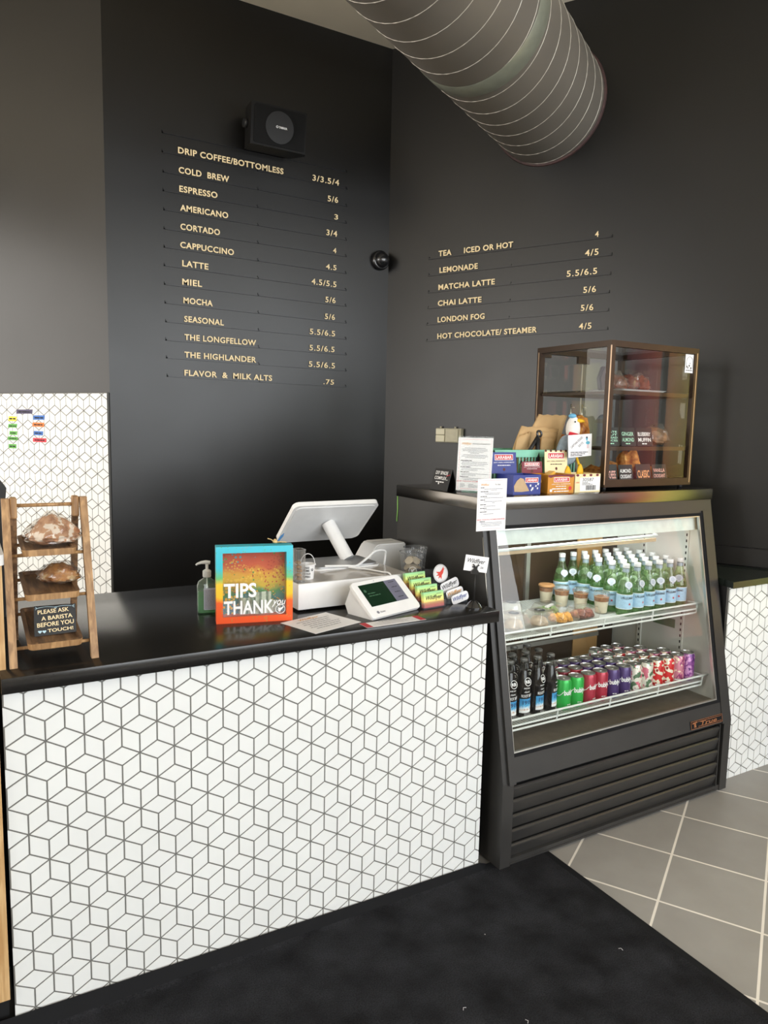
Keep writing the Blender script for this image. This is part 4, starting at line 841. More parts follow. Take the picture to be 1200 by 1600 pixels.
stick(0, 'round white sticker with a red swift bird, rear of the sticker rack', 'round', -0.014, 0.076, 0.060, 0.066, 0.066)
stick(1, 'white name sticker in black script just below the round bird sticker', 'tag', 0.006, 0.050, 0.036, 0.085, 0.036, 0.28, 'Wildflyer', 'ink')
stick(2, 'white name sticker in orange script, second tier of the sticker rack', 'tag', 0.010, 0.026, 0.016, 0.078, 0.030, 0.18, 'Wildflyer', 'goldink')
stick(3, 'white name sticker in blue script, front tier of the sticker rack', 'tag', 0.008, -0.006, 0.004, 0.078, 0.032, 0.20, 'Wildflyer', mat('blue_script', C8(64, 84, 150), 0.5))
# sign clip stand
t = thing('sign_holder', 'black clip stand holding a white name card at the worktop\'s right end', 'sign holder', (-0.028, 0.040, ZT))
bm = nb(); lathe(bm, [(0.0285, 0.0), (0.0285, 0.005), (0.026, 0.008), (0.020, 0.017), (0.010, 0.025), (0.003, 0.028)], 32); obj('base', bm, 'blackgloss', t, True)
bm = nb(); tube(bm, [(0, 0, 0.025), (0.001, 0, 0.12)], 0.0022, 8); obj('stem', bm, 'black', t)
TCd = Matrix.Translation((0.002, 0.0, 0.150)) @ Matrix.Rotation(math.radians(-22), 4, 'Z') @ frame_from((0, 0, 0), (1, 0, 0), (0, 0, 1)) @ Matrix.Rotation(math.radians(-8), 4, 'Z')
bm = nb(); prism(bm, [(-0.012, -0.032), (0.012, -0.032), (0.013, -0.022), (0.006, -0.014), (0.006, -0.006), (0.012, 0.0), (0.008, 0.002), (0.0, -0.008), (-0.008, 0.002), (-0.012, 0.0), (-0.006, -0.006), (-0.006, -0.014), (-0.013, -0.022)], TCd, 0.001, 0.006); prism(bm, [(-0.012, -0.032), (0.012, -0.032), (0.010, -0.018), (-0.010, -0.018)], TCd, -0.006, -0.001); obj('clip', bm, 'blackgloss', t)
P = Vector((-0.028, 0.040, ZT)); TC2 = Matrix.Translation((0.004, -0.000, 0.148)); t = thing('name_card', 'white name card held upright by the black clip stand', 'card', P + Vector((0.002, 0, 0.150)))
TC2 = Matrix.Translation(-Vector((0.002, 0, 0.150))) @ TCd
bm = nb(); prism(bm, [(-0.040, -0.024), (0.042, -0.024), (0.042, 0.030), (-0.040, 0.030)], TC2, -0.0008, 0.0008); obj('card', bm, 'paper', t)
bm = nb(); text(bm, 'Wildflyer', TC2 @ Matrix.Translation((-0.031, 0.000, 0)), 0.062, 0.020, 0, shear=0.3, bold=0.008, z=0.0012); bars(bm, TC2, -0.012, -0.006, -0.011, 0.004, 0, 2, 0.0012); text(bm, '.50', TC2 @ Matrix.Translation((0.016, -0.012, 0)), None, 0.007, 0, z=0.0012); obj('lettering', bm, 'ink', t)

# ================================================================== glass-fronted cooler
FX0, FX1 = 0.049, 1.303
t = thing('display_cooler', 'charcoal refrigerated display cooler with sloping glass front full of drinks', 'cooler', (0.676, 0.31, 0.009))
def objw(name, bm, m, parent, smooth=False):
    o = obj(name, bm, m, parent, smooth); o.location = -parent.location; return o
FT = t
SD = Vector((0, 0.177, 0.93)).normalized(); SN = Vector((0, -0.93, 0.177)).normalized()
TS_ = frame_from((0, -0.06, 0.32), (1, 0, 0), SD)        # x, along the slope, outwards
TYZ = lambda x: frame_from((x, 0, 0), (0, 1, 0), (0, 0, 1))
PROF = [(-0.06, 0.009), (-0.06, 0.32), (0.117, 1.25), (0.117, 1.257), (0.685, 1.257), (0.685, 0.009)]
for x in (FX0, FX1 - 0.046):
    bm = nb(); prism(bm, PROF, TYZ(x), 0.0, 0.046); objw('side_panel', bm, 'fridge', t)
for x0, x1 in ((FX0 + 0.022, 0.100), (1.232, FX1 - 0.020)):
    bm = nb(); box(bm, x0, x1, -0.005, 0.905, 0.0, 0.010, 0, TS_); objw('front_stile', bm, 'fridge', t)
bm = nb(); box(bm, FX0 + 0.046, FX1 - 0.046, 0.60, 0.685, 0.03, 1.25); box(bm, FX0 + 0.046, FX1 - 0.046, 0.0, 0.60, 0.03, 0.385); objw('cabinet_shell', bm, 'fridge', t)
bm = nb(); box(bm, FX0 + 0.046, FX1 - 0.046, 0.0, 0.088, -0.03, 0.006, 0, TS_); objw('lower_panel', bm, 'fridge', t)
bm = nb(); box(bm, FX0 + 0.046, FX1 - 0.046, 0.895, 0.955, -0.03, 0.002, 0, TS_); objw('top_panel', bm, 'fridge', t)
bm = nb()
for x0, x1, y0, y1 in ((0.098, 1.234, 0.086, 0.099), (0.098, 1.234, 0.884, 0.897), (0.098, 0.104, 0.099, 0.884), (1.216, 1.234, 0.099, 0.884)): box(bm, x0, x1, y0, y1, -0.006, 0.006, 0, TS_)
objw('gasket', bm, 'gasket', t)
bm = nb()
for x0, x1, y0, y1 in ((0.104, 1.216, 0.099, 0.104), (0.104, 1.216, 0.880, 0.884), (0.104, 0.107, 0.104, 0.880), (1.211, 1.216, 0.104, 0.880)): box(bm, x0, x1, y0, y1, -0.008, 0.004, 0, TS_)
objw('glass_trim', bm, 'alu', t)
bm = nb(); flat(bm, [(0.106, 0.103), (1.213, 0.103), (1.213, 0.882), (0.106, 0.882)], TS_, -0.004); objw('front_glass', bm, 'glass', t)
bm = nb(); zt = [0.300, 0.250, 0.194, 0.139, 0.084]; zb = [0.252, 0.196, 0.141, 0.086, 0.034]
for a, b in zip(zt, zb):
    prism(bm, [(-0.052, a), (-0.057, a - 0.004), (-0.057, a - 0.008), (-0.043, b), (-0.038, b), (-0.046, a)], TYZ(0.098), 0.0, 1.137)
objw('grille', bm, 'fridge', t)
bm = nb(); box(bm, 0.098, 1.235, -0.030, -0.022, 0.03, 0.31); objw('grille_back', bm, 'black', t)
bm = nb(); box(bm, 0.076, 1.28, -0.056, -0.03, 0.010, 0.033); box(bm, 0.098, 1.235, -0.0585, -0.056, 0.014, 0.019); box(bm, 0.095, 0.100, -0.058, -0.03, 0.03, 0.31); box(bm, 1.233, 1.238, -0.058, -0.03, 0.03, 0.31); objw('kick_rail', bm, 'fridge', t)
# badge
TBd = TS_ @ Matrix.Translation((1.03, 0.007, 0.006)) ; bm = nb(); box(bm, 0, 0.202, 0, 0.033, 0, 0.004, 0, TBd)
for x0, x1, y0, y1 in ((0, 0.202, 0.0, 0.0018), (0, 0.202, 0.0312, 0.033), (0, 0.0018, 0, 0.033), (0.2002, 0.202, 0, 0.033), (0.045, 0.195, 0.006, 0.008), (0.045, 0.195, 0.025, 0.027)): box(bm, x0, x1, y0, y1, 0.004, 0.0046, 1, TBd)
M['copper'] = mat('copper_letters', C8(206, 140, 98), 0.3, metal=0.7, var=0.2, scale=200)
prism(bm, [(0.010, 0.026), (0.040, 0.029), (0.040, 0.024), (0.030, 0.023), (0.032, 0.006), (0.018, 0.006), (0.020, 0.022), (0.010, 0.021)], TBd, 0.004, 0.005, 1)
text(bm, 'True', TBd @ Matrix.Translation((0.060, 0.0085, 0)), 0.105, 0.0165, 1, shear=0.25, bold=0.02, z=0.0048); objw('badge', bm, ['blackgloss', 'copper'], t)
# stainless lid
bm = nb(); box(bm, FX0 - 0.005, FX1 + 0.003, 0.112, 0.690, 1.257, 1.303, 0, None, 0.002); objw('steel_lid', bm, 'steel', t, True)
bm = nb(); tube(bm, [(0.047, 0.683, 1.256), (0.0465, 0.680, 1.200), (0.0462, 0.684, 1.150)], 0.0022, 6); objw('green_tape', bm, mat('tape_lime', C8(150, 210, 110), 0.5), t)
bm = nb(); tube(bm, [(FX0 - 0.0005, 0.103, 1.165), (FX0 - 0.0005, 0.073, 1.0), (FX0 - 0.0005, 0.057, 0.92)], 0.0017, 5); objw('edge_seal', bm, 'alu', t)
# inside
bm = nb(); PL = [(-0.036, 0.385), (0.117, 1.19), (0.117, 1.22), (0.60, 1.22), (0.60, 0.385)]; prism(bm, PL, TYZ(FX1 - 0.052), 0, 0.006); prism(bm, PL, TYZ(FX0 + 0.046), 0, 0.004); box(bm, FX0 + 0.05, FX1 - 0.052, 0.12, 0.60, 1.21, 1.225); objw('liner', bm, 'liner', t)
bm = nb(); box(bm, FX0 + 0.05, FX1 - 0.052, -0.03, 0.58, 0.385, 0.400); objw('deck', bm, mat('dark_deck', C8(142, 132, 120), 0.3, metal=0.4, var=0.1), t)
bm = nb(); prism(bm, [(0.120, 1.127), (0.132, 1.200), (0.140, 1.200), (0.140, 1.127)], TYZ(0.101), 0.0, 1.148); objw('header', bm, mat('pale_header', C8(220, 230, 224), 0.4), t)
bm = nb(); box(bm, 0.10, 1.25, 0.576, 0.584, 0.40, 1.21); objw('rear_door', bm, mat('rear_brown_glass', C8(64, 50, 38), 0.15, var=0.2, scale=3), t)
bm = nb(); box(bm, 0.98, 1.14, 0.570, 0.576, 0.40, 1.21); objw('tan_reflection', bm, mat('rear_tan', C8(196, 152, 98), 0.35, var=0.1, scale=4), t)  # tan reflection in the front glass, put in as a coloured panel
bm = nb()
for x in (0.30, 0.66): box(bm, x, x + 0.022, 0.562, 0.576, 0.40, 1.21)
box(bm, 0.10, 1.14, 0.562, 0.576, 0.55, 0.57); objw('door_frame', bm, 'alu', t)
bm = nb()
for y in (0.17, 0.40): box(bm, FX1 - 0.057, FX1 - 0.052, y, y + 0.022, 0.42, 1.15)
for y in (0.17, 0.40):
    for i in range(26): box(bm, FX1 - 0.0578, FX1 - 0.057, y + 0.008, y + 0.014, 0.44 + i * 0.027, 0.452 + i * 0.027, 1)
objw('shelf_standard', bm, ['liner', 'black'], t)
bm = nb(); box(bm, FX1 - 0.0535, FX1 - 0.052, 0.215, 0.335, 0.66, 0.70); objw('green_label', bm, mat('dull_green', C8(116, 140, 104), 0.6), t)
bm = nb(); tube(bm, [(0.10, 0.165, 1.098), (1.03, 0.165, 1.106), (1.05, 0.20, 1.108)], 0.006, 8); objw('top_rail', bm, 'wire', t)
bm = nb(); box(bm, 0.10, 1.03, 0.168, 0.176, 1.080, 1.094); objw('top_rail_backing', bm, 'rear_tan' if 'rear_tan' in M else mat('tan_backing', C8(190, 168, 136), 0.5), t)
def wire_shelf(z, yf, y1, x0, x1):
    bm = nb(); g = z + 0.026
    tube(bm, sm([(x0, yf, g), (x1 - 0.012, yf, g), (x1, yf + 0.006, g), (x1 + 0.002, yf + 0.05, g - 0.003)], 4), 0.0042, 8)
    tube(bm, [(x0, yf + 0.004, z), (x1, yf + 0.004, z)], 0.0036, 8); tube(bm, [(x0, yf + 0.006, z - 0.017), (x1, yf + 0.006, z - 0.017)], 0.0042, 8)
    for x in [x0 + (x1 - x0) * k_ / 4 for k_ in range(5)]: tube(bm, [(x, yf, g), (x, yf + 0.005, z - 0.017)], 0.0035, 6)
    for y in (yf + 0.16, yf + 0.32, y1): tube(bm, [(x0, y, z - 0.004), (x1, y, z - 0.004)], 0.003, 6)
    o = objw('shelf_rails', bm, 'wire', FT, True); bm = nb(); n = int((x1 - x0) / 0.0125)
    for k_ in range(n + 1): x = x0 + (x1 - x0) * k_ / n; box(bm, x - 0.0021, x + 0.0021, yf + 0.002, y1, z - 0.0040, z)
    objw('shelf_wires', bm, 'wire', FT)
ZM, ZB = 0.7815, 0.476
wire_shelf(ZM, 0.088, 0.54, 0.097, 1.224); wire_shelf(ZB, 0.030, 0.54, 0.097, 1.214)

bm = nb(); box(bm, 0.13, 1.22, 0.160, 0.178, 1.190, 1.208); objw('added_lamp_tube', bm, mat('added_lamp_cover', C8(240, 242, 240), 0.4), FT)  # added housing for the fill light below the header
cooler_fill = area('added_cooler_fill', (0.60, 0.20, 1.186), (0.60, 0.32, 0.5), 0.80, 0.05, 3.6, (0.96, 1.0, 0.97))  # added fill light, brightens the shelves and liner

# ------------------------------------------------------------------ mineral water bottles on the upper shelf
def wrapband(bm, r, z0, z1, a0, a1, n=16, mi=0):
    lo = []; hi = []
    for i in range(n + 1): a = a0 + (a1 - a0) * i / n; lo.append(bm.verts.new((math.sin(a) * r, -math.cos(a) * r, z0))); hi.append(bm.verts.new((math.sin(a) * r, -math.cos(a) * r, z1)))
    for i in range(n): f = face(bm, [lo[i], lo[i + 1], hi[i + 1], hi[i]], mi); f.smooth = True
TFr = frame_from((0, 0, 0), (1, 0, 0), (0, 0, 1))          # text frame facing the front (-y)
def wtext(bm, s, r, z, w, h, rz=0.0, mi=0, **kw): text(bm, s, Matrix.Rotation(rz, 4, 'Z') @ TFr @ Matrix.Translation((0, z, 0)), w, h, mi, anchor='c', wrap=r, **kw)
t = thing('water_bottle', 'x', 'bottle', (0, 0, 0))
bm = nb(); lathe(bm, [(0.026, 0.0), (0.0325, 0.004), (0.0335, 0.012), (0.0335, 0.092), (0.0325, 0.104), (0.028, 0.128), (0.0205, 0.155), (0.0150, 0.175), (0.0130, 0.190), (0.0128, 0.200)], 24, None, 0, None, True, False); obj('glass_body', bm, 'bottle_glass', t, True)
bm = nb(); lathe(bm, [(0.024, 0.003), (0.0312, 0.006), (0.0320, 0.014), (0.0320, 0.092), (0.0312, 0.104), (0.0300, 0.112)], 20); obj('water', bm, glass('green_water', (0.80, 0.92, 0.74), 0.05, 1.2, 0.4, C8(120, 180, 105), 0.16), t, True)
bm = nb(); lathe(bm, [(0.0136, 0.199), (0.0142, 0.200), (0.0142, 0.214), (0.0132, 0.2165), (0.002, 0.217)], 20); obj('cap', bm, 'white', t, True)
bm = nb(); lathe(bm, [(0.0140, 0.180), (0.0137, 0.197)], 20, None, 0, None, False, False); obj('neck_foil', bm, mat('neck_silver', C8(168, 184, 196), 0.3, metal=0.4), t, True)
bm = nb(); wrapband(bm, 0.0338, 0.030, 0.092, -PI * 0.98, PI * 0.98, 26, 0); wrapband(bm, 0.0340, 0.090, 0.092, -PI * 0.98, PI * 0.98, 26, 1); wrapband(bm, 0.0340, 0.030, 0.032, -PI * 0.98, PI * 0.98, 26, 1)
LB = obj('label', bm, [mat('water_label', C8(168, 204, 228), 0.45, var=0.10, scale=120), 'whiteink'], t, True)
bm = nb()
for rz in (-0.75, 1.6): wtext(bm, 'S.PELLEGRINO', 0.0341, 0.073, 0.054, 0.009, rz, 0, bold=0.012)
obj('lettering', bm, 'ink', t)
bm = nb()
for rz in (-0.45, 1.9):
    Tst = Matrix.Rotation(rz, 4, 'Z') @ TFr @ Matrix.Translation((0, 0.052, 0.0338)); flat(bm, [((0.0062 if i % 2 == 0 else 0.0026) * math.sin(i * PI / 5), (0.0062 if i % 2 == 0 else 0.0026) * math.cos(i * PI / 5)) for i in range(10)], Tst, 0.001)
obj('red_star', bm, 'redink', t)
bm = nb()
for rz in (-0.6, 2.4):
    Tst = Matrix.Rotation(rz, 4, 'Z') @ frame_from((0, -0.0275, 0.132), (1, 0, 0), (0, 0.28, 1)); prism(bm, circ(0.0150, 20, 0, 0, 1.15, 0.95) , Tst, 0.0, 0.0006); prism(bm, [(-0.006, -0.018), (0.006, -0.018), (0.004, -0.010), (-0.004, -0.010)], Tst, 0.0, 0.0006); ring(bm, Tst, 0.0110, 0.0125, 1, 20, 0.001)
obj('emblem', bm, [mat('emblem_blue', C8(182, 192, 208), 0.4, var=0.15, scale=300), 'whiteink'], t)
rows_y = [0.162, 0.238, 0.314, 0.390, 0.466]; rname = ['front', 'second', 'third', 'fourth', 'rear']; first = True; rnd = random.Random(5)
for r, y in enumerate(rows_y):
    xs_ = [0.850 + 0.0678 * i for i in range(6)]
    if r == 4: xs_ = [0.782] + xs_
    if r == 3: xs_ = xs_[:]
    for i, x in enumerate(xs_):
        lab = 'green mineral water bottle in the %s row of the upper shelf, %s from the left' % (rname[r], ordinal(i))
        p = (x + rnd.uniform(-0.0001, 0.0001), y, ZM + 0.0002)
        if first: t.location = p; t.rotation_euler = (0, 0, rnd.uniform(-0.4, 0.5)); t['label'] = lab; t['group'] = 'mineral water bottles on the upper shelf'; first = False; proto = t
        else: dup(proto, p, lab, None, rnd.uniform(-0.5, 0.7))

# ------------------------------------------------------------------ root beer bottles on the lower shelf
t = thing('soda_bottle', 'x', 'bottle', (0, 0, 0))
bm = nb(); lathe(bm, [(0.024, 0.0), (0.0290, 0.004), (0.0295, 0.010), (0.0295, 0.105), (0.0285, 0.120), (0.0225, 0.148), (0.0165, 0.172), (0.0150, 0.178)], 24); obj('filled_body', bm, 'dark_bottle', t, True)
bm = nb(); lathe(bm, [(0.0151, 0.178), (0.0140, 0.190), (0.0134, 0.206), (0.0148, 0.208), (0.0148, 0.213), (0.0134, 0.215)], 20, None, 0, None, False, False); obj('neck', bm, 'clear_bottle', t, True)
bm = nb(); lathe(bm, [(0.0150, 0.212), (0.0155, 0.214), (0.0150, 0.219), (0.012, 0.2212), (0.001, 0.2215)], 18); obj('cap', bm, mat('cap_grey', C8(120, 120, 118), 0.3, metal=0.6, var=0.3, scale=300), t, True)
bm = nb(); wrapband(bm, 0.0298, 0.020, 0.074, -1.05, 1.05, 18, 0); wrapband(bm, 0.0299, 0.020, 0.030, -1.05, 1.05, 18, 1)
m, nt, p = new_mat('bottle_picture_label'); tc = nd(nt, 'ShaderNodeTexCoord'); sp = nd(nt, 'ShaderNodeSeparateXYZ'); nt.links.new(tc.outputs['Generated'], sp.inputs[0]); n = nd(nt, 'ShaderNodeTexNoise'); n.inputs['Scale'].default_value = 5; nt.links.new(tc.outputs['Generated'], n.inputs['Vector'])
a = nd(nt, 'ShaderNodeMath', operation='MULTIPLY_ADD'); a.inputs[1].default_value = 0.5; nt.links.new(n.outputs['Fac'], a.inputs[0]); nt.links.new(sp.outputs[2], a.inputs[2])
rp = ramp(nt, [(0.0, C8(120, 80, 60)), (0.4, C8(196, 140, 100)), (0.55, C8(230, 240, 246)), (0.72, C8(96, 176, 220)), (1.0, C8(64, 150, 206))]); nt.links.new(a.outputs[0], rp.inputs[0]); nt.links.new(rp.outputs[0], p.inputs['Base Color']); p.inputs['Roughness'].default_value = 0.4
obj('label', bm, [m, 'whiteink'], t, True)
bm = nb(); wtext(bm, '1919', 0.0300, 0.052, 0.040, 0.016, 0.0, 0, bold=0.02); obj('label_lettering', bm, mat('navy_letters', C8(40, 70, 110), 0.5), t)
bm = nb(); wtext(bm, 'ROOT BEER', 0.0297, 0.080, 0.050, 0.0105, 0.0, 0, bold=0.012); wtext(bm, 'classic', 0.0296, 0.098, 0.022, 0.006, -0.1, 0, bold=0.012)
for i in range(4): wtext(bm, 'llllllllll llll', 0.0296, 0.004 + i * 0.004, 0.030, 0.0022, 0.1, 0)
wtext(bm, 'draft beer', 0.0290, 0.112, 0.026, 0.006, -0.1, 0, bold=0.012)
Tst = frame_from((0, -0.0262, 0.138), (1, 0, 0), (0, 0.30, 1)); ring(bm, Tst, 0.0135, 0.0155, 0, 24, 0.0012); text(bm, 'RB', Tst @ Matrix.Translation((-0.010, -0.006, 0)), 0.020, 0.012, 0, bold=0.03, z=0.001); obj('lettering', bm, 'whiteink', t)
first = True; names = ['front', 'second', 'third', 'rear']
for r in range(4):
    for i in range(4):
        if r == 3 and i == 3: continue
        lab = 'dark root beer bottle in the %s row of the lower shelf, %s from the left' % (names[r], ordinal(i)); p = (0.194 + 0.0665 * i, 0.100 + 0.068 * r, ZB + 0.0002)
        if first: t.location = p; t['label'] = lab; t['group'] = 'root beer bottles on the lower shelf'; first = False; proto = t
        else: dup(proto, p, lab, None, 0.35 * ((i * 5 + r * 3) % 4 - 1))

# ------------------------------------------------------------------ cans
def blotch(name, base, cols, sc):
    m, nt, p = new_mat(name); tc = nd(nt, 'ShaderNodeTexCoord'); cur = None; c0 = base
    for i, (c, th) in enumerate(cols):
        n = nd(nt, 'ShaderNodeTexNoise'); n.inputs['Scale'].default_value = sc; n.inputs['Detail'].default_value = 1.5; mp = nd(nt, 'ShaderNodeMapping'); mp.inputs['Location'].default_value = (i * 3.1, i * 1.7, i * 5.0); nt.links.new(tc.outputs['Object'], mp.inputs[0]); nt.links.new(mp.outputs[0], n.inputs['Vector'])
        g = nd(nt, 'ShaderNodeMath', operation='GREATER_THAN'); g.inputs[1].default_value = th; nt.links.new(n.outputs['Fac'], g.inputs[0])
        mx = nd(nt, 'ShaderNodeMix', data_type='RGBA'); nt.links.new(g.outputs[0], mx.inputs[0]); mx.inputs[7].default_value = (*c, 1)
        if cur is None: mx.inputs[6].default_value = (*c0, 1)
        else: nt.links.new(cur, mx.inputs[6])
        cur = mx.outputs[2]
    nt.links.new(cur, p.inputs['Base Color']); p.inputs['Roughness'].default_value = 0.3; p.inputs['Metallic'].default_value = 0.2; return m
CANM = {'g': ('bright green', mat('can_green', C8(46, 176, 76), 0.28, metal=0.25)), 'r': ('cherry red', mat('can_red', C8(176, 50, 70), 0.28, metal=0.25)), 'p': ('deep purple', mat('can_purple', C8(78, 58, 112), 0.28, metal=0.25)),
        'd': ('dark crimson', mat('can_crimson', C8(140, 30, 56), 0.28, metal=0.25)), 'f': ('pale floral', blotch('can_floral', C8(226, 222, 210), [(C8(206, 110, 130), 0.56), (C8(92, 120, 92), 0.60)], 45)), 'w': ('red berry patterned', blotch('can_berry', C8(236, 228, 206), [(C8(206, 44, 46), 0.50), (C8(150, 30, 40), 0.66)], 40)),
        'k': ('pink floral', blotch('can_pink', C8(206, 130, 150), [(C8(150, 60, 110), 0.54), (C8(236, 214, 190), 0.6)], 50)), 'v': ('violet speckled', blotch('can_violet', C8(140, 74, 146), [(C8(206, 150, 200), 0.55), (C8(90, 40, 110), 0.6)], 60))}
canp = {}
def canbody():
    bm = nb(); lathe(bm, [(0.024, 0.0), (0.0262, 0.002), (0.0325, 0.010), (0.0325, 0.108), (0.0282, 0.118)], 26, None, 0, None, True, False); return bm
BODY = None
def can(kind, p, label, rz, logo):
    if kind not in canp:
        t = thing('soda_can', label, 'can', p, rz, 'soda cans on the lower shelf')
        obj('can_body', canbody(), CANM[kind][1], t, True)
        bm = nb(); lathe(bm, [(0.0280, 0.1178), (0.0284, 0.121), (0.0268, 0.1215), (0.0258, 0.1185), (0.002, 0.1182)], 26); obj('lid', bm, mat('can_lid', C8(190, 188, 186), 0.28, metal=0.8), t, True)
        bm = nb(); prism(bm, circ(0.0085, 14, 0.003, 0, 1.3, 0.8), None, 0.1185, 0.1198); obj('pull_tab', bm, 'alu', t)
        bm = nb()
        if logo:
            for q in (-0.35, 2.0): wtext(bm, 'bubly', 0.0327, 0.055, 0.043, 0.026, q, 0, bold=0.03); 
            for q in (0.9, -1.7): pts = [(0.0329 * math.sin(q + a), -0.0329 * math.cos(q + a), 0.074 - 0.016 * math.cos((a) / 0.62 * PI / 2)) for a in [-0.62 + 0.124 * j for j in range(11)]]; tube(bm, pts, 0.0013, 5)
            for q in (-0.35, 2.0): bars(bm, Matrix.Rotation(q, 4, 'Z') @ TFr @ Matrix.Translation((0, 0, 0.0327)), -0.008, 0.010, 0.022, 0.003, 0, 1, 0.0008)
        else:
            for q in (-0.3, 2.2): wtext(bm, 'Bloom', 0.0327, 0.018, 0.030, 0.012, q, 0, bold=0.012, shear=0.2) if False else bars(bm, Matrix.Rotation(q, 4, 'Z') @ TFr @ Matrix.Translation((0, 0, 0.0322)), -0.012, 0.012, 0.016, 0.005, 0, 2, 0.0012)
        obj('lettering', bm, 'whiteink', t); canp[kind] = t
    else: dup(canp[kind], p, label, None, rz)
CANS = ['ggd', 'gdd', 'rrp', 'rpp', 'ppp', 'ppp', 'ffff', 'ffwk', 'wwkk', 'wkk', 'kk', 'v']
rows5 = ['front', 'second', 'third', 'rear']
for c, colm in enumerate(CANS):
    for r, kd in enumerate(colm):
        rndc = random.Random(c * 10 + r)
        can(kd, (0.450 + 0.0660 * c, 0.086 + 0.0700 * r, ZB + 0.0002), '%s drink can, lower shelf, %s row, %s column of cans from left' % (CANM[kd][0], rows5[r], ordinal(c)), rndc.uniform(-0.5, 0.6), kd in 'grpd')

# ------------------------------------------------------------------ dessert cups and salad boxes on the upper shelf
M['yogurt'] = mat('yogurt', C8(232, 222, 196), 0.5, var=0.05); M['granola'] = mat('granola', C8(150, 98, 56), 0.8, var=0.4, scale=160, bump=0.5, bscale=300)
for i, (x, y, lab, lid) in enumerate(((0.700, 0.470, 'yogurt cup with tan lid, rearmost of the cups left of the water bottles', True), (0.712, 0.385, 'yogurt cup with clear lid, second from the rear beside the water bottles', False), (0.752, 0.312, 'yogurt cup with clear lid, third from the rear beside the bottles', False), (0.785, 0.226, 'front clear cup beside the water bottles on the upper shelf', False))):
    t = thing('dessert_cup', lab, 'dessert cup', (x, y, ZM + 0.0002), 0, 'dessert cups on the upper shelf')
    bm = nb(); lathe(bm, [(0.024, 0.0), (0.025, 0.003), (0.033, 0.075)], 24, None, 0, None, True, False); obj('cup_wall', bm, 'cling', t, True)
    bm = nb(); lathe(bm, [(0.022, 0.003), (0.0235, 0.005), (0.029, 0.052)], 20); obj('yogurt', bm, 'yogurt', t, True)
    bm = nb(); lathe(bm, [(0.0290, 0.0525), (0.0312, 0.070), (0.020, 0.074)], 20); obj('granola', bm, 'granola', t, True)
    bm = nb(); lathe(bm, [(0.035, 0.074), (0.0355, 0.080), (0.033, 0.083), (0.001, 0.084)] if lid else [(0.035, 0.074), (0.0355, 0.078), (0.031, 0.092), (0.001, 0.094)], 24); obj('lid', bm, mat('tan_lid', C8(190, 140, 90), 0.5) if lid else 'cling', t, True)
M['shell'] = glass('clear_shell', (0.95, 0.95, 0.94), 0.10, 1.5, 1.8, C8(232, 230, 226), 0.24)
M['cake'] = mat('pale_cake', C8(206, 182, 156), 0.7, var=0.25, scale=70); M['salad'] = mat('salad_leaves', C8(110, 140, 70), 0.6, var=0.5, scale=70, bump=0.5); M['noodle'] = mat('golden_food', C8(214, 154, 56), 0.6, var=0.35, scale=90, bump=0.5); M['berry'] = mat('reddish_food', C8(130, 74, 60), 0.6, var=0.45, scale=80, bump=0.5)
for x, y, lab in ((0.270, 0.180, 'clear square dome box with a black sticker, front left of the upper shelf'), (0.392, 0.172, 'clear round dome box with a black sticker beside the square one'), (0.345, 0.285, 'clear dome box behind the two front dome boxes'), (0.225, 0.300, 'clear dome box at the left end of the upper shelf, behind the square one'), (0.160, 0.195, 'clear dome box at the far left front of the upper shelf')):
    sq = 'square' in lab.split(',')[0]
    t = thing('dome_box', lab, 'food box', (x, y, ZM + 0.0002), 0.1, 'clear dome boxes on the upper shelf')
    bm = nb()
    if sq: rloft(bm, [(0.052, 0.050, 0.012, 0.0), (0.055, 0.052, 0.012, 0.014), (0.050, 0.047, 0.012, 0.045), (0.040, 0.038, 0.014, 0.068)])
    else: lathe(bm, [(0.048, 0.0), (0.054, 0.012), (0.052, 0.018), (0.045, 0.040), (0.043, 0.046), (0.041, 0.070), (0.036, 0.078), (0.001, 0.080)], 26)
    obj('plastic_shell', bm, 'shell', t, True)
    bm = nb(); blob(bm, (0, 0, 0.018), 0.038, 0.036, 0.028, int(x * 100), 0.2, 2.5, 3); obj('cake', bm, 'cake', t, True)
    bm = nb(); zz = 0.0685 if sq else 0.0802; prism(bm, circ(0.021, 24), None, zz, zz + 0.0006); obj('black_sticker', bm, 'black', t)
    bm = nb(); text(bm, 'bakery', Matrix.Translation((-0.012, -0.003, zz + 0.0007)), 0.024, 0.007, 0, shear=0.2); obj('sticker_print', bm, 'whiteink', t)
for x, y, w, mm, lab in ((0.520, 0.180, 0.058, 'noodle', 'clear box of golden food at the front of the upper shelf'), (0.645, 0.190, 0.060, 'berry', 'clear box of reddish food at the front, left of the water bottles'), (0.545, 0.290, 0.058, 'salad', 'clear box of green salad behind the golden food box')):
    t = thing('salad_box', lab, 'food box', (x, y, ZM + 0.0002), 0.08, 'clear food boxes on the upper shelf')
    bm = nb(); rloft(bm, [(w - 0.006, 0.042, 0.012, 0.0), (w, 0.048, 0.012, 0.028), (w - 0.010, 0.040, 0.014, 0.052)]); obj('plastic_shell', bm, 'cling', t, True)
    bm = nb()
    for i in range(5): blob(bm, ((i - 2) * w * 0.3, 0.012 * (-1) ** i, 0.016), 0.020, 0.024, 0.022, i + int(x * 50), 0.3, 3, 3)
    obj('food', bm, mm, t, True)
    if mm == 'salad':
        bm = nb(); box(bm, -0.03, 0.03, -0.012, 0.0, 0.040, 0.046, 0, Matrix.Rotation(0.3, 4, 'Z')); obj('white_strip', bm, 'paper', t)

# ================================================================== on top of the cooler
ZL = 1.3032
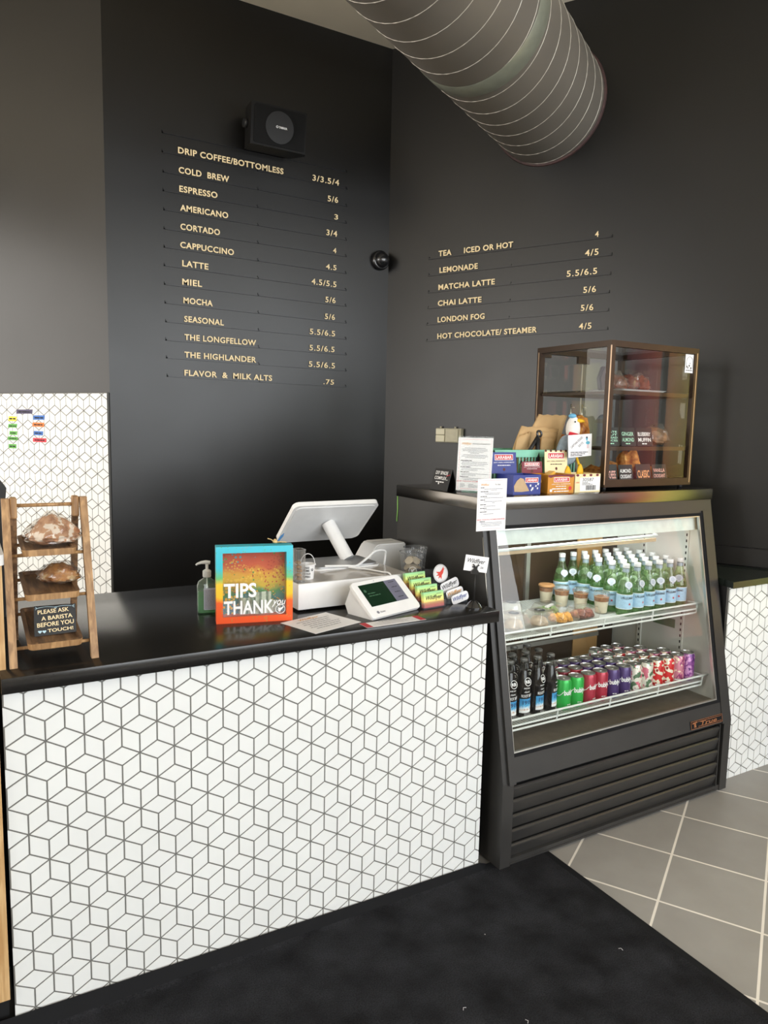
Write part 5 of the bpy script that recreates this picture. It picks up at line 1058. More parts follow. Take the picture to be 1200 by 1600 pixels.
# black tent card by the lid's left edge
t = thing('tent_card', 'small black tent card with white writing at the cooler lid\'s left edge', 'sign', (0.095, 0.418, ZL))
TA1 = frame_from((-0.026, 0.058, 0), (0, -1, 0), (0.024, 0, 0.084)); TA2 = frame_from((0.024, 0.058, 0), (0, -1, 0), (-0.024, 0, 0.084))
bm = nb(); prism(bm, [(0, 0), (0.116, 0), (0.116, 0.086), (0.004, 0.086)], TA1, -0.001, 0.0005); prism(bm, [(0, 0), (0.116, 0), (0.116, 0.086), (0.004, 0.086)], TA2, -0.0005, 0.0005); obj('card', bm, 'black', t)
if TA1.col[2].to_3d().x > 0: TAx = frame_from((-0.026, -0.058, 0), (0, 1, 0), (0.024, 0, 0.084))
else: TAx = TA1
bm = nb()
for s, x, y, w, h in (('DIY SPADE', 0.014, 0.062, 0.082, 0.014), ('COMPLEX...', 0.014, 0.042, 0.090, 0.013)): text(bm, s, TAx @ Matrix.Translation((x, y, 0)), w, h, 0, bold=0.015, z=0.0012)
bars(bm, TAx, 0.028, 0.082, 0.031, 0.004, 0, 4, 0.0012); flat(bm, circ(0.004, 10, 0.05, 0.027), TAx, 0.0012); obj('lettering', bm, 'whiteink', t)
bm = nb(); tube(bm, [TAx @ Vector((0.092, 0.058, 0.002)), TAx @ Vector((0.112, 0.064, 0.002))], 0.0016, 5); obj('red_mark', bm, 'redink', t)
# upright menu sheet in an acrylic holder
def infosheet(t, T, W, H, title, seed, rows, bottom=False):
    bm = nb(); prism(bm, [(0, 0), (W, 0), (W, H), (0, H)], T, -0.0006, 0.0006); obj('sheet', bm, 'paper', t)
    bm = nb(); text(bm, 'Wildflyer', T @ Matrix.Translation((W * 0.11, H * 0.855, 0)), W * 0.28, H * 0.055, 0, shear=0.3, bold=0.01, z=0.0010); obj('logo', bm, 'goldink', t)
    bm = nb(); text(bm, title[0], T @ Matrix.Translation((W * title[1], H * 0.868, 0)), W * title[2], H * 0.034, 0, bold=0.008, shear=0.2, z=0.0010)
    for k_, (y, a, b) in enumerate(rows):
        if a < 0: bars(bm, T, W * 0.10, W * b, H * y, H * 0.013, 0, seed + k_, 0.0010)
    obj('headings', bm, 'ink', t)
    bm = nb()
    for k_, (y, a, b) in enumerate(rows):
        if a >= 0: bars(bm, T, W * a, W * b, H * y, H * 0.009, 0, seed + k_, 0.0010)
    obj('print', bm, 'greyink', t)
    bm = nb(); rnd = random.Random(seed)
    for k_ in range(30):
        y = H * (0.03 + 0.94 * k_ / 29)
        for x in (0.035, 0.945): flat(bm, [(W * x, y), (W * x + W * 0.025, y), (W * x + W * 0.025, y + H * 0.012), (W * x, y + H * 0.012)], T, 0.0009)
    bars(bm, T, W * 0.12, W * 0.88, H * 0.965, H * 0.008, 0, 1, 0.0009); bars(bm, T, W * 0.12, W * 0.88, H * 0.03, H * 0.008, 0, 2, 0.0009)
    obj('pink_border', bm, 'pinkink', t)
    if bottom is not None:
        bm = nb(); text(bm, 'END YOUTH HOMELESSNESS', T @ Matrix.Translation((W * 0.02, H * bottom, 0)), W * 0.94, H * 0.022, 0, bold=0.02, z=0.0010); obj('red_heading', bm, 'redink', t)
md = Vector((0.077, -0.106, 0)).normalized()
t = thing('menu_sheet', 'tall white printed sheet in a clear upright stand on the cooler lid', 'menu', (0.146, 0.298, ZL))
Tm = frame_from(-md * 0.068 + Vector((0, 0, 0.006)), md, Vector((0.012, 0.010, 0.2)))
r_ = [(0.80, 0.2, 0.8), (0.775, 0.12, 0.85), (0.75, 0.14, 0.85), (0.725, 0.3, 0.75), (0.70, 0.36, 0.62), (0.67, 0.16, 0.84), (0.645, 0.12, 0.88), (0.62, 0.22, 0.8), (0.56, -1, 0.42), (0.535, 0.14, 0.86), (0.505, 0.12, 0.88), (0.475, 0.14, 0.78), (0.44, -1, 0.4), (0.415, 0.14, 0.8), (0.385, 0.12, 0.6), (0.345, -1, 0.36), (0.315, 0.14, 0.9), (0.29, 0.14, 0.55), (0.255, -1, 0.34), (0.23, 0.16, 0.9), (0.20, 0.2, 0.85), (0.115, 0.12, 0.24), (0.09, 0.12, 0.26), (0.065, 0.12, 0.22), (0.115, 0.36, 0.5), (0.09, 0.36, 0.66), (0.065, 0.36, 0.7)]
infosheet(t, Tm, 0.136, 0.200, ('Basecamp & Expeditions', 0.42, 0.5), 60, r_, 0.165)
bm = nb(); prism(bm, [(-0.001, -0.004), (0.137, -0.004), (0.137, 0.206), (-0.001, 0.206)], Tm, 0.0022, 0.0040); prism(bm, [(-0.001, -0.004), (0.137, -0.004), (0.137, 0.206), (-0.001, 0.206)], Tm, -0.0040, -0.0022); prism(bm, [(-0.068, -0.03), (0.068, -0.03), (0.068, 0.035), (-0.068, 0.035)], frame_from((0, 0, 0), md, Vector((0, 0, 1)).cross(md)), 0.0, 0.003); obj('acrylic_stand', bm, glass('sheet_cover', (0.97, 0.98, 0.98), 0.08, 1.3, 0.4), t)
# sheet stuck to the lid's front edge
t = thing('menu_sheet', 'white printed sheet hanging in front of the cooler lid\'s front edge', 'menu', (0.072, 0.086, 1.19))
Th = frame_from((-0.064, 0.004, 0.0), (1, 0, 0), (0, -0.004, 1))
r2 = [(0.825, -1, 0.22), (0.80, 0.22, 0.86), (0.775, 0.44, 0.66), (0.75, -1, 0.36), (0.72, 0.22, 0.78), (0.695, 0.26, 0.74), (0.655, -1, 0.32), (0.63, 0.22, 0.88), (0.59, -1, 0.26), (0.56, 0.22, 0.84), (0.53, 0.5, 0.6), (0.50, -1, 0.3), (0.47, 0.22, 0.62), (0.43, -1, 0.32), (0.40, 0.22, 0.8), (0.36, -1, 0.34), (0.32, 0.22, 0.56), (0.175, -1, 0.28), (0.15, 0.14, 0.86), (0.12, 0.14, 0.88), (0.09, 0.2, 0.8)]
infosheet(t, Th, 0.128, 0.182, ('To Stay', 0.58, 0.2), 160, r2, 0.205)

# ------------------------------------------------------------------ snack bar boxes
def snackbox(x0, x1, y0, y1, h, col, label, txt, flap, fcol, fh, fx, lidt, extra=None, dark=None, fw=None):
    t = thing('snack_box', label, 'snack box', ((x0 + x1) / 2, (y0 + y1) / 2, ZL)); hw = (x1 - x0) / 2; hd = (y1 - y0) / 2; th = 0.0012
    bm = nb()
    for a in ((-hw, hw, -hd, -hd + th, 0, h), (-hw, hw, hd - th, hd, 0, h), (-hw, -hw + th, -hd + th, hd - th, 0, h), (hw - th, hw, -hd + th, hd - th, 0, h), (-hw + th, hw - th, -hd + th, hd - th, 0, th)): box(bm, *a)
    obj('carton', bm, col, t)
    TF_ = frame_from((-hw, -hd, 0), (1, 0, 0), (0, 0, 1)); W = 2 * hw
    if flap:
        w_ = (fw or W); Tf = frame_from((-hw + fx, hd, h), (1, 0, 0), (0, 0.10, 1)); bm = nb(); prism(bm, [(0, 0), (w_, 0), (w_ * 0.985, fh), (w_ * 0.015, fh)], Tf, -0.0006, 0.0006); obj('lid_flap', bm, fcol, t)
        bm = nb(); Lx = w_ * 0.14
        flat(bm, [(Lx, fh * 0.62), (w_ * 0.86, fh * 0.62), (w_ * 0.86, fh * 0.9), (Lx, fh * 0.9)], Tf, 0.0010, 0); flat(bm, [(Lx + 0.002, fh * 0.62 + 0.002), (w_ * 0.86 - 0.002, fh * 0.62 + 0.002), (w_ * 0.86 - 0.002, fh * 0.9 - 0.002), (Lx + 0.002, fh * 0.9 - 0.002)], Tf, 0.0013, 1)
        text(bm, txt, Tf @ Matrix.Translation((w_ * 0.19, fh * 0.68, 0)), w_ * 0.62, fh * 0.15, 0, bold=0.02, z=0.0017)
        if fh > 0.045:
            tc_ = 2 if lidt == 'dark' else 0
            text(bm, 'JUST 3 REAL INGREDIENTS', Tf @ Matrix.Translation((w_ * 0.1, fh * 0.48, 0)), w_ * 0.8, fh * 0.06, tc_, bold=0.02, z=0.0010); bars(bm, Tf, w_ * 0.25, w_ * 0.75, fh * 0.36, fh * 0.035, tc_, 7, 0.0010); flat(bm, circ(0.006, 12, w_ * 0.5, fh * 0.18), Tf, 0.0010, 3)
            if lidt == 'dark':
                for k_ in range(5): flat(bm, circ(0.006, 12, w_ * (0.06 + 0.22 * k_), fh * 0.985, 1, 0.8), Tf, 0.0010, 3)
        obj('flap_print', bm, ['whiteink', mat('label_red', C8(204, 42, 48), 0.4), 'ink', mat('nut_brown', C8(96, 44, 30), 0.6)], t)
    bm = nb()
    if extra != 'barcode':
        lx = 0.22 * W if extra != 'torn' else 0.42 * W
        flat(bm, [(lx, h * 0.60), (W * 0.82 if extra != 'torn' else W * 0.90, h * 0.60), (W * 0.82 if extra != 'torn' else W * 0.90, h * 0.86), (lx, h * 0.86)], TF_, 0.0008, 0); flat(bm, [(lx + 0.002, h * 0.60 + 0.002), (W * 0.80 if extra != 'torn' else W * 0.885, h * 0.60 + 0.002), (W * 0.80 if extra != 'torn' else W * 0.885, h * 0.86 - 0.002), (lx + 0.002, h * 0.86 - 0.002)], TF_, 0.0011, 1)
        text(bm, txt, TF_ @ Matrix.Translation((lx + 0.05 * W, h * 0.665, 0)), W * (0.48 if extra != 'torn' else 0.38), h * 0.14, 0, bold=0.02, z=0.0015)
        if extra != 'torn':
            text(bm, 'JUST 3 REAL INGREDIENTS', TF_ @ Matrix.Translation((W * 0.14, h * 0.46, 0)), W * 0.72, h * 0.06, 0, bold=0.02, z=0.0010); bars(bm, TF_, W * 0.3, W * 0.7, h * 0.36, h * 0.035, 0, 5, 0.0010); bars(bm, TF_, W * 0.16, W * 0.72, h * 0.22, h * 0.05, 0, 6, 0.0010); flat(bm, [(0.01, 0.006), (0.022, 0.006), (0.022, 0.016), (0.01, 0.016)], TF_, 0.001, 0); flat(bm, circ(0.008, 12, W * 0.86, h * 0.26), TF_, 0.001, 1); bars(bm, TF_, W * 0.24, W * 0.8, h * 0.08, h * 0.05, 0, 8, 0.0010)
            flat(bm, [(0, h * 0.9), (W * 0.1, h * 0.84), (W * 0.2, h * 0.9), (W * 0.5, h * 0.92), (W * 0.8, h * 0.9), (W * 0.9, h * 0.84), (W, h * 0.9), (W, h), (0, h)], TF_, 0.0006, 2)
        else:
            flat(bm, [(W * 0.04, h * 0.16), (W * 0.02, h * 0.45), (W * 0.12, h * 0.72), (W * 0.24, h * 0.86), (W * 0.36, h * 0.80), (W * 0.42, h * 0.60), (W * 0.50, h * 0.40), (W * 0.58, h * 0.18), (W * 0.3, h * 0.14)], TF_, 0.0013, 3)
            for k_, (x, y, r) in enumerate(((0.62, 0.45, 0.006), (0.70, 0.30, 0.007), (0.82, 0.42, 0.005), (0.90, 0.52, 0.006), (0.88, 0.30, 0.005), (0.66, 0.22, 0.005))): flat(bm, [(W * x + r * math.cos(a) * (1 if j % 2 else 0.55), h * y + r * math.sin(a) * (1 if j % 2 else 0.55)) for j, a in enumerate([2 * PI * q / 9 for q in range(9)])], TF_, 0.0010, 0)
    else:
        flat(bm, [(W * 0.20, h * 0.06), (W * 0.99, h * 0.10), (W * 0.985, h * 0.84), (W * 0.18, h * 0.80)], TF_, 0.0008, 0); text(bm, '30587', TF_ @ Matrix.Translation((W * 0.27, h * 0.60, 0)), W * 0.46, h * 0.18, 4, z=0.0012, shear=0.1)
        rnd = random.Random(4); x = W * 0.42
        while x < W * 0.82: w_ = rnd.choice([0.0008, 0.0012, 0.002]); flat(bm, [(x, h * 0.12), (x + w_, h * 0.12), (x + w_, h * 0.38), (x, h * 0.38)], TF_, 0.0012, 4); x += w_ + rnd.choice([0.0008, 0.0014])
        for k_ in range(3): bars(bm, TF_, W * 0.27, W * (0.5 + 0.1 * k_), h * (0.53 - 0.06 * k_), h * 0.025, 4, k_, 0.0012)
        for k_ in range(4): flat(bm, circ(0.008, 14, W * (0.09 + 0.26 * k_), h * 0.93, 1, 0.6), TF_, 0.0006, 2)
        text(bm, 'LARABAR', TF_ @ Matrix.Translation((W * 0.03, h * 0.5, 0)), W * 0.13, h * 0.08, 1, z=0.001)
    obj('front_print', bm, ['whiteink', mat('label_red', C8(204, 42, 48), 0.4), mat('maroon_print', C8(110, 28, 46), 0.5), mat('bare_card', C8(198, 170, 134), 0.8), 'ink'], t)
    return t
MB_ = mat('carton_blue', C8(44, 58, 138), 0.42, var=0.06); MO_ = mat('carton_orange', C8(206, 138, 40), 0.42, var=0.05); MC_ = mat('carton_cream', C8(240, 224, 178), 0.45, var=0.03); MR_ = mat('carton_maroon', C8(124, 30, 48), 0.42)
snackbox(0.229, 0.362, 0.165, 0.264, 0.073, MB_, 'blue snack bar carton with torn front, left of the orange one on the cooler', 'LARABAR', True, MB_, 0.080, -0.026, 'light', 'torn', fw=0.124)
snackbox(0.398, 0.531, 0.165, 0.264, 0.071, MO_, 'orange snack bar carton in the middle of the three on the cooler', 'LARABAR', True, MR_, 0.046, -0.046, 'light', None, fw=0.105)
snackbox(0.538, 0.674, 0.165, 0.264, 0.072, MC_, 'cream snack bar carton with white barcode label beside the pastry case', 'LARABAR', True, MC_, 0.088, -0.068, 'dark', 'barcode', fw=0.122)
bm = nb(); box(bm, -0.055, 0.055, -0.05, 0.05, 0, 0.003); M['bar_wrap'] = mat('bar_wrapper', C8(222, 170, 70), 0.3, var=0.2)
for i, (x, z, ry, lab) in enumerate(((0.452, 0.030, 0.15, 'wrapped snack bar lying low in the orange carton'), (0.440, 0.052, 0.35, 'wrapped snack bar sticking up out of the orange carton'))):
    t = thing('snack_bar', lab, 'snack bar', (x, 0.225, ZL + z), 0.2); b2 = nb(); rloft(b2, [(0.048, 0.014, 0.004, 0.0), (0.050, 0.017, 0.006, 0.006), (0.048, 0.014, 0.004, 0.014)]); o = obj('wrapper', b2, 'bar_wrap', t, True); o.rotation_euler = (0, -ry, 0)
bm.free()
# ------------------------------------------------------------------ teal basket with paper bags and tongs
M['teal'] = mat('teal_plastic', C8(136, 206, 180), 0.4, var=0.05)
BX0, BX1, BY0, BY1, BH = 0.255, 0.690, 0.325, 0.520, 0.160
t = thing('plastic_basket', 'teal slotted plastic basket behind the snack cartons on the cooler', 'basket', ((BX0 + BX1) / 2, (BY0 + BY1) / 2, ZL)); hw = (BX1 - BX0) / 2; hd = (BY1 - BY0) / 2
bm = nb()
for (x0, x1, y0, y1) in ((-hw, hw, -hd, -hd + 0.005), (-hw, hw, hd - 0.005, hd), (-hw, -hw + 0.005, -hd, hd), (hw - 0.005, hw, -hd, hd)):
    box(bm, x0, x1, y0, y1, 0.0, 0.03); box(bm, x0 - 0.004, x1 + 0.004, y0 - 0.004, y1 + 0.004, BH - 0.030, BH, 0, None, 0.002)
n = 26
for i in range(n + 1):
    x = -hw + 0.002 + (2 * hw - 0.008) * i / n; wd = 0.022 if i % 13 == 6 else 0.006
    for y in (-hd, hd - 0.005): box(bm, x, x + wd, y, y + 0.005, 0.03, BH - 0.03)
for i in range(12):
    y = -hd + 0.004 + (2 * hd - 0.012) * i / 11
    for x in (-hw, hw - 0.005): box(bm, x, x + 0.005, y, y + 0.005, 0.03, BH - 0.03)
box(bm, -hw, hw, -hd, hd, 0.0, 0.004); obj('slotted_body', bm, 'teal', t)
M['kraft'] = mat('kraft_paper', C8(198, 164, 118), 0.8, var=0.08, scale=12, bump=0.25, bscale=50)
BAGS = [(0.405, [(0.385, 1.340), (0.610, 1.340), (0.727, 1.606), (0.570, 1.606)], 'large brown paper bag leaning in the teal basket, rearmost'),
(0.385, [(0.345, 1.340), (0.585, 1.340), (0.655, 1.548), (0.455, 1.556)], 'brown paper bag leaning in the basket, in front of the largest'),
(0.367, [(0.490, 1.360), (0.595, 1.360), (0.640, 1.532), (0.530, 1.540)], 'folded small brown paper bag behind the tongs in the basket'),
(0.352, [(0.510, 1.360), (0.585, 1.360), (0.615, 1.505), (0.540, 1.515)], 'folded small brown paper bag, frontmost in the teal basket'),
(0.370, [(0.375, 1.360), (0.455, 1.360), (0.495, 1.535), (0.425, 1.515)], 'small brown paper bag at the left of the basket behind the tongs')]
for i, (y, q, lab) in enumerate(BAGS):
    q = [Vector((x, y, z)) for x, z in q]; c = (q[0] + q[1]) / 2; t = thing('paper_bag', lab, 'paper bag', c, 0, 'brown paper bags in the basket')
    bm = nb(); nx, ny = 7, 9; gr = []
    for a in range(nx + 1):
        col_ = []
        for b in range(ny + 1):
            s, r = a / nx, b / ny; pt = (q[0] * (1 - s) + q[1] * s) * (1 - r) + (q[3] * (1 - s) + q[2] * s) * r - c
            pt.y += 0.004 * math.sin(a * 1.1 + i) * math.cos(b * 0.7 + i) + 0.012 * r
            if b == ny: pt.z += 0.0018 * (-1) ** a
            col_.append(bm.verts.new(pt))
        gr.append(col_)
    for a in range(nx):
        for b in range(ny): f = face(bm, [gr[a][b], gr[a + 1][b], gr[a + 1][b + 1], gr[a][b + 1]]); f.smooth = True
    o = obj('paper', bm, 'kraft', t); md_ = o.modifiers.new('thick', 'SOLIDIFY'); md_.thickness = 0.008 if i < 2 else 0.005
t = thing('tongs', 'black-handled steel tongs lying against the paper bags in the basket', 'tongs', (0.4405, 0.336, ZL + 0.160))
TT_ = frame_from((0, 0, 0), (1, 0, 0), (0, 0.15, 1))
bm = nb(); P = lambda x, y, z=0.0: TT_ @ Vector((x, y, z))
tube(bm, [P(-0.050, -0.060), P(0.050, 0.050)], 0.0035, 8); tube(bm, [P(-0.042, -0.066, 0.004), P(0.052, 0.040, 0.004)], 0.0030, 8); obj('steel_arm', bm, 'steel', t)
bm = nb(); tube(bm, [P(-0.005, -0.018, 0.002), P(0.054, 0.052, 0.002)], 0.0075, 8); tube(bm, [P(0.052, 0.046, 0.004), P(0.042, -0.060, 0.004)], 0.0095, 8); obj('grip', bm, 'black', t)
bm = nb(); tube(bm, [TT_ @ Vector((0.062 + x, 0.064 + y, 0.004)) for x, y in circ(0.0115, 18)], 0.0048, 8, 0, True); obj('hanging_ring', bm, 'blackgloss', t)
# ------------------------------------------------------------------ plush goose with a paper note
t = thing('plush_goose', 'white plush goose with blue cap and red scarf beside the paper bags', 'plush toy', (0.700, 0.315, ZL))
M['plush'] = mat('white_plush', C8(240, 238, 234), 0.9, var=0.04, scale=150, bump=0.4); M['plush_grey'] = mat('grey_blue_plush', C8(150, 166, 180), 0.9, var=0.15, scale=60, bump=0.4); M['yellow'] = mat('yellow_plush', C8(242, 190, 40), 0.7, var=0.05)
def at(x, y, z): return (x - 0.700, y - 0.315, z - ZL)
t.location = (0.632, 0.304, ZL)
def at(x, y, z): return (x - 0.665, y - 0.300, z - ZL)
bm = nb(); blob(bm, at(0.655, 0.300, 1.440), 0.056, 0.026, 0.085, 4, 0.06, 1.5, 4); 
for v in bm.verts: pass
obj('body', bm, 'plush_grey', t, True)
bm = nb(); b = bmesh.new(); bmesh.ops.create_icosphere(b, subdivisions=4, radius=1.0)
for v in b.verts:
    z = v.co.z; k_ = 0.62 + 0.38 * (0.5 - 0.5 * z); v.co = Vector(at(0.680 + v.co.x * 0.030 * (0.8 + 0.35 * (0.5 - 0.5 * z)), 0.298 + v.co.y * 0.028, 1.553 + z * 0.050))
for f in b.faces: f.smooth = True
merge(bm, b); obj('head', bm, 'plush', t, True)
bm = nb(); blob(bm, at(0.700, 0.284, 1.580), 0.026, 0.015, 0.012, 8, 0.08, 2, 3); obj('beak', bm, 'yellow', t, True)
bm = nb(); b = bmesh.new(); bmesh.ops.create_icosphere(b, subdivisions=3, radius=1.0)
for v in b.verts: v.co = Vector(at(0.672 + v.co.x * 0.016, 0.296 + v.co.y * 0.016, 1.602 + v.co.z * 0.010))
merge(bm, b); obj('blue_cap', bm, mat('cap_blue', C8(110, 180, 220), 0.8), t, True)
bm = nb(); tube(bm, [at(0.645, 0.283, 1.530), at(0.668, 0.268, 1.522), at(0.695, 0.268, 1.515), at(0.714, 0.280, 1.510)], [0.009, 0.011, 0.011, 0.008], 10); obj('red_scarf', bm, mat('scarf_red', C8(200, 32, 48), 0.8), t, True)
bm = nb()
for x in (0.668, ): b = bmesh.new(); bmesh.ops.create_icosphere(b, subdivisions=2, radius=0.0035); [setattr(v, 'co', v.co + Vector(at(0.664, 0.271, 1.578))) for v in b.verts]; merge(bm, b)
obj('eye', bm, 'blackgloss', t)
for x, zz in ((0.622, 1.374), (0.688, 1.384)):
    bm = nb(); b = bmesh.new(); bmesh.ops.create_icosphere(b, subdivisions=3, radius=1.0)
    for v in b.verts: v.co = Vector(at(x + v.co.x * 0.021 * (0.75 - 0.35 * v.co.z) + (0.012 if x > 0.7 else 0) * -v.co.z, 0.255 + v.co.y * 0.008, zz + v.co.z * 0.026))
    for f in b.faces: f.smooth = True
    merge(bm, b); tube(bm, [at(x, 0.262, zz + 0.02), at(x + 0.004, 0.285, zz + 0.055)], 0.005, 8); obj('foot', bm, 'yellow', t, True)
t = thing('paper_note', 'white handwritten note with a small bird drawing hung on the plush goose', 'note', (0.632, 0.245, 1.434))
Tn = frame_from((-0.066, 0, 0.0), (1, 0, 0.02), (0, -0.02, 1)) @ Matrix.Diagonal((1.28, 1.02, 1, 1))
bm = nb(); prism(bm, [(0.006, 0.0), (0.104, 0.006), (0.102, 0.094), (0.0, 0.088)], Tn, -0.0005, 0.0005); obj('sheet', bm, 'paper', t)
bm = nb(); Tr_ = Tn @ Matrix.Translation((0.018, 0.036, 0)) @ Matrix.Rotation(math.radians(42), 4, 'Z'); text(bm, 'CAPTAIN GOOD', Tr_, 0.062, 0.009, 0, z=0.0010); text(bm, 'SAYS:', Tr_ @ Matrix.Translation((0.026, -0.018, 0)), 0.026, 0.009, 0, z=0.0010)
for i in range(3): bars(bm, Tn, 0.014, 0.088 - 0.012 * i, 0.020 - 0.0065 * i, 0.0028, 0, 20 + i, 0.0010)
obj('handwriting', bm, 'ink', t)
bm = nb(); Tq = Tn @ Matrix.Translation((0.086, 0.058, 0)); flat(bm, circ(0.008, 16, 0, 0, 1.1, 0.8), Tq, 0.0010, 0); flat(bm, [(-0.004, 0.004), (-0.001, 0.018), (-0.007, 0.020), (-0.010, 0.016)], Tq, 0.0011, 0); flat(bm, circ(0.004, 12, -0.006, 0.021), Tq, 0.0012, 2); tube(bm, [Tq @ Vector((-0.002, -0.006, 0.001)), Tq @ Vector((-0.002, -0.022, 0.001))], 0.0006, 4, 1); tube(bm, [Tq @ Vector((0.003, -0.006, 0.001)), Tq @ Vector((0.003, -0.022, 0.001))], 0.0006, 4, 1); obj('bird_drawing', bm, [mat('draw_teal', C8(90, 170, 196), 0.6), 'redink', mat('draw_navy', C8(40, 50, 80), 0.6)], t)

# ------------------------------------------------------------------ glass pastry case
PX0, PX1, PY0, PY1, PZ0, PZ1 = 0.714, 1.244, 0.182, 0.612, 1.3035, 1.902
t = thing('pastry_case', 'bronze-framed glass pastry case standing on the cooler\'s steel lid', 'display case', ((PX0 + PX1) / 2, (PY0 + PY1) / 2, PZ0))
def ob2(name, bm, m, smooth=False): o = obj(name, bm, m, t, smooth); o.location = -t.location; return o
bm = nb(); f_ = 0.024; zb = PZ0 + 0.014
for x0, x1 in ((PX0, PX0 + f_), (PX1 - f_, PX1)):
    for y0, y1 in ((PY0, PY0 + f_), (PY1 - f_, PY1)): box(bm, x0, x1, y0, y1, zb + 0.03, PZ1 - 0.024)
for z0, z1 in ((zb, zb + 0.03), (PZ1 - 0.024, PZ1)):
    for y0, y1 in ((PY0, PY0 + f_), (PY1 - f_, PY1)): box(bm, PX0, PX1, y0, y1, z0, z1)
    for x0, x1 in ((PX0, PX0 + f_), (PX1 - f_, PX1)): box(bm, x0, x1, PY0 + f_, PY1 - f_, z0, z1)
ob2('frame', bm, 'bronze')
for x, y in ((PX0 - 0.001, PY0 - 0.001), (PX1 - 0.012, PY0 - 0.0012), (PX0 - 0.0012, PY1 - 0.012)): bm = nb(); box(bm, x, x + 0.0035, y, y + 0.0035, zb + 0.01, PZ1 - 0.02); ob2('frame_edging', bm, 'bronze_edge')
bm = nb(); box(bm, PX0 + f_, PX1 - f_, PY0 + f_, PY1 - f_, zb + 0.002, zb + 0.012); ob2('floor_panel', bm, 'bronze')
bm = nb(); quad(bm, [(PX0 + f_, PY0 + f_, PZ1 - 0.006), (PX1 - f_, PY0 + f_, PZ1 - 0.006), (PX1 - f_, PY1 - f_, PZ1 - 0.006), (PX0 + f_, PY1 - f_, PZ1 - 0.006)]); ob2('top_glass', bm, 'glass')
for nm, q in (('front_glass', [(PX0 + f_, PY0 + 0.010), (PX1 - f_, PY0 + 0.010)]), ('side_glass', [(PX0 + 0.010, PY0 + f_), (PX0 + 0.010, PY1 - f_)]), ('side_glass', [(PX1 - 0.010, PY0 + f_), (PX1 - 0.010, PY1 - f_)]), ('rear_door_glass', [(PX0 + f_, PY1 - 0.012), ((PX0 + PX1) / 2 - 0.001, PY1 - 0.012)]), ('rear_door_glass', [((PX0 + PX1) / 2 + 0.001, PY1 - 0.012), (PX1 - f_, PY1 - 0.012)])):
    (xa, ya), (xb, yb) = q; bm = nb(); quad(bm, [(xa, ya, zb + 0.03), (xb, yb, zb + 0.03), (xb, yb, PZ1 - 0.024), (xa, ya, PZ1 - 0.024)]); ob2(nm, bm, 'glass')
bm = nb(); xm = (PX0 + PX1) / 2; box(bm, xm - 0.0015, xm + 0.0015, PY1 - 0.014, PY1 - 0.010, zb + 0.03, PZ1 - 0.03); ob2('glass_edge', bm, 'alu')
bm = nb(); box(bm, xm - 0.035, xm + 0.035, PY1 - 0.022, PY1 - 0.008, PZ1 - 0.055, PZ1 - 0.024); box(bm, PX0 + f_, PX0 + f_ + 0.04, PY1 - 0.022, PY1 - 0.008, PZ1 - 0.04, PZ1 - 0.024); ob2('hinge', bm, 'bronze')
for s in (-1, 1):
    bm = nb(); x = xm + s * 0.035; tube(bm, [(x, PY1 + 0.012, PZ0 + 0.27), (x, PY1 + 0.012, PZ0 + 0.36)], 0.004, 8)
    for z in (0.285, 0.345): tube(bm, [(x, PY1 - 0.012, PZ0 + z), (x, PY1 + 0.012, PZ0 + z)], 0.003, 8)
    ob2('door_handle', bm, 'alu')
SH = [PZ0 + 0.178, PZ0 + 0.405]
for z in SH: bm = nb(); box(bm, PX0 + 0.012, PX1 - 0.012, PY0 + 0.014, PY1 - 0.018, z - 0.006, z, 0); ob2('glass_shelf', bm, glass('shelf_glass', (0.86, 0.85, 0.80), 0.05))
bm = nb()
for z in SH: box(bm, PX0 + 0.012, PX0 + 0.018, PY0 + 0.02, PY1 - 0.02, z - 0.016, z - 0.006); box(bm, PX1 - 0.018, PX1 - 0.012, PY0 + 0.02, PY1 - 0.02, z - 0.016, z - 0.006); box(bm, PX0 + 0.018, PX1 - 0.018, PY0 + 0.013, PY0 + 0.018, z - 0.016, z); box(bm, PX0 + 0.018, PX1 - 0.018, PY1 - 0.022, PY1 - 0.017, z - 0.016, z)
ob2('shelf_rim', bm, 'bronze')
for x in (PX0 + 0.03, PX1 - 0.03):
    for y in (PY0 + 0.03, PY1 - 0.03): bm = nb(); lathe(bm, [(0.010, PZ0), (0.010, zb)], 12, Matrix.Translation((x, y, 0))); ob2('foot', bm, 'black')
Tst = frame_from((PX1 - 0.076, PY0 + 0.0085, PZ1 - 0.104), (1, 0, 0), (0, 0, 1)); bm = nb(); prism(bm, [(0, 0), (0.054, 0), (0.054, 0.078), (0, 0.078)], Tst, 0.0, 0.0006, 0)
tube(bm, [Tst @ Vector((0.027 + 0.020 * math.cos(a), 0.048 + 0.020 * math.sin(a), 0.0012)) for a in [PI * i / 12 for i in range(13)]], 0.0006, 4, 1); tube(bm, [Tst @ Vector((0.007, 0.048, 0.0012)), Tst @ Vector((0.007, 0.018, 0.0012))], 0.0006, 4, 1); tube(bm, [Tst @ Vector((0.047, 0.048, 0.0012)), Tst @ Vector((0.047, 0.018, 0.0012))], 0.0006, 4, 1)
for x, y, r in ((0.012, 0.026, 0.004), (0.018, 0.021, 0.004), (0.026, 0.030, 0.005), (0.037, 0.020, 0.005), (0.030, 0.040, 0.003)): flat(bm, [(x + r * math.cos(a) * (0.6 + 0.4 * (j % 2)), y + r * math.sin(a)) for j, a in enumerate([2 * PI * q / 7 for q in range(7)])], Tst, 0.0012, 1)
bars(bm, Tst, 0.006, 0.048, 0.009, 0.003, 1, 3, 0.0012); ob2('white_sticker', bm, ['paper', 'ink'])
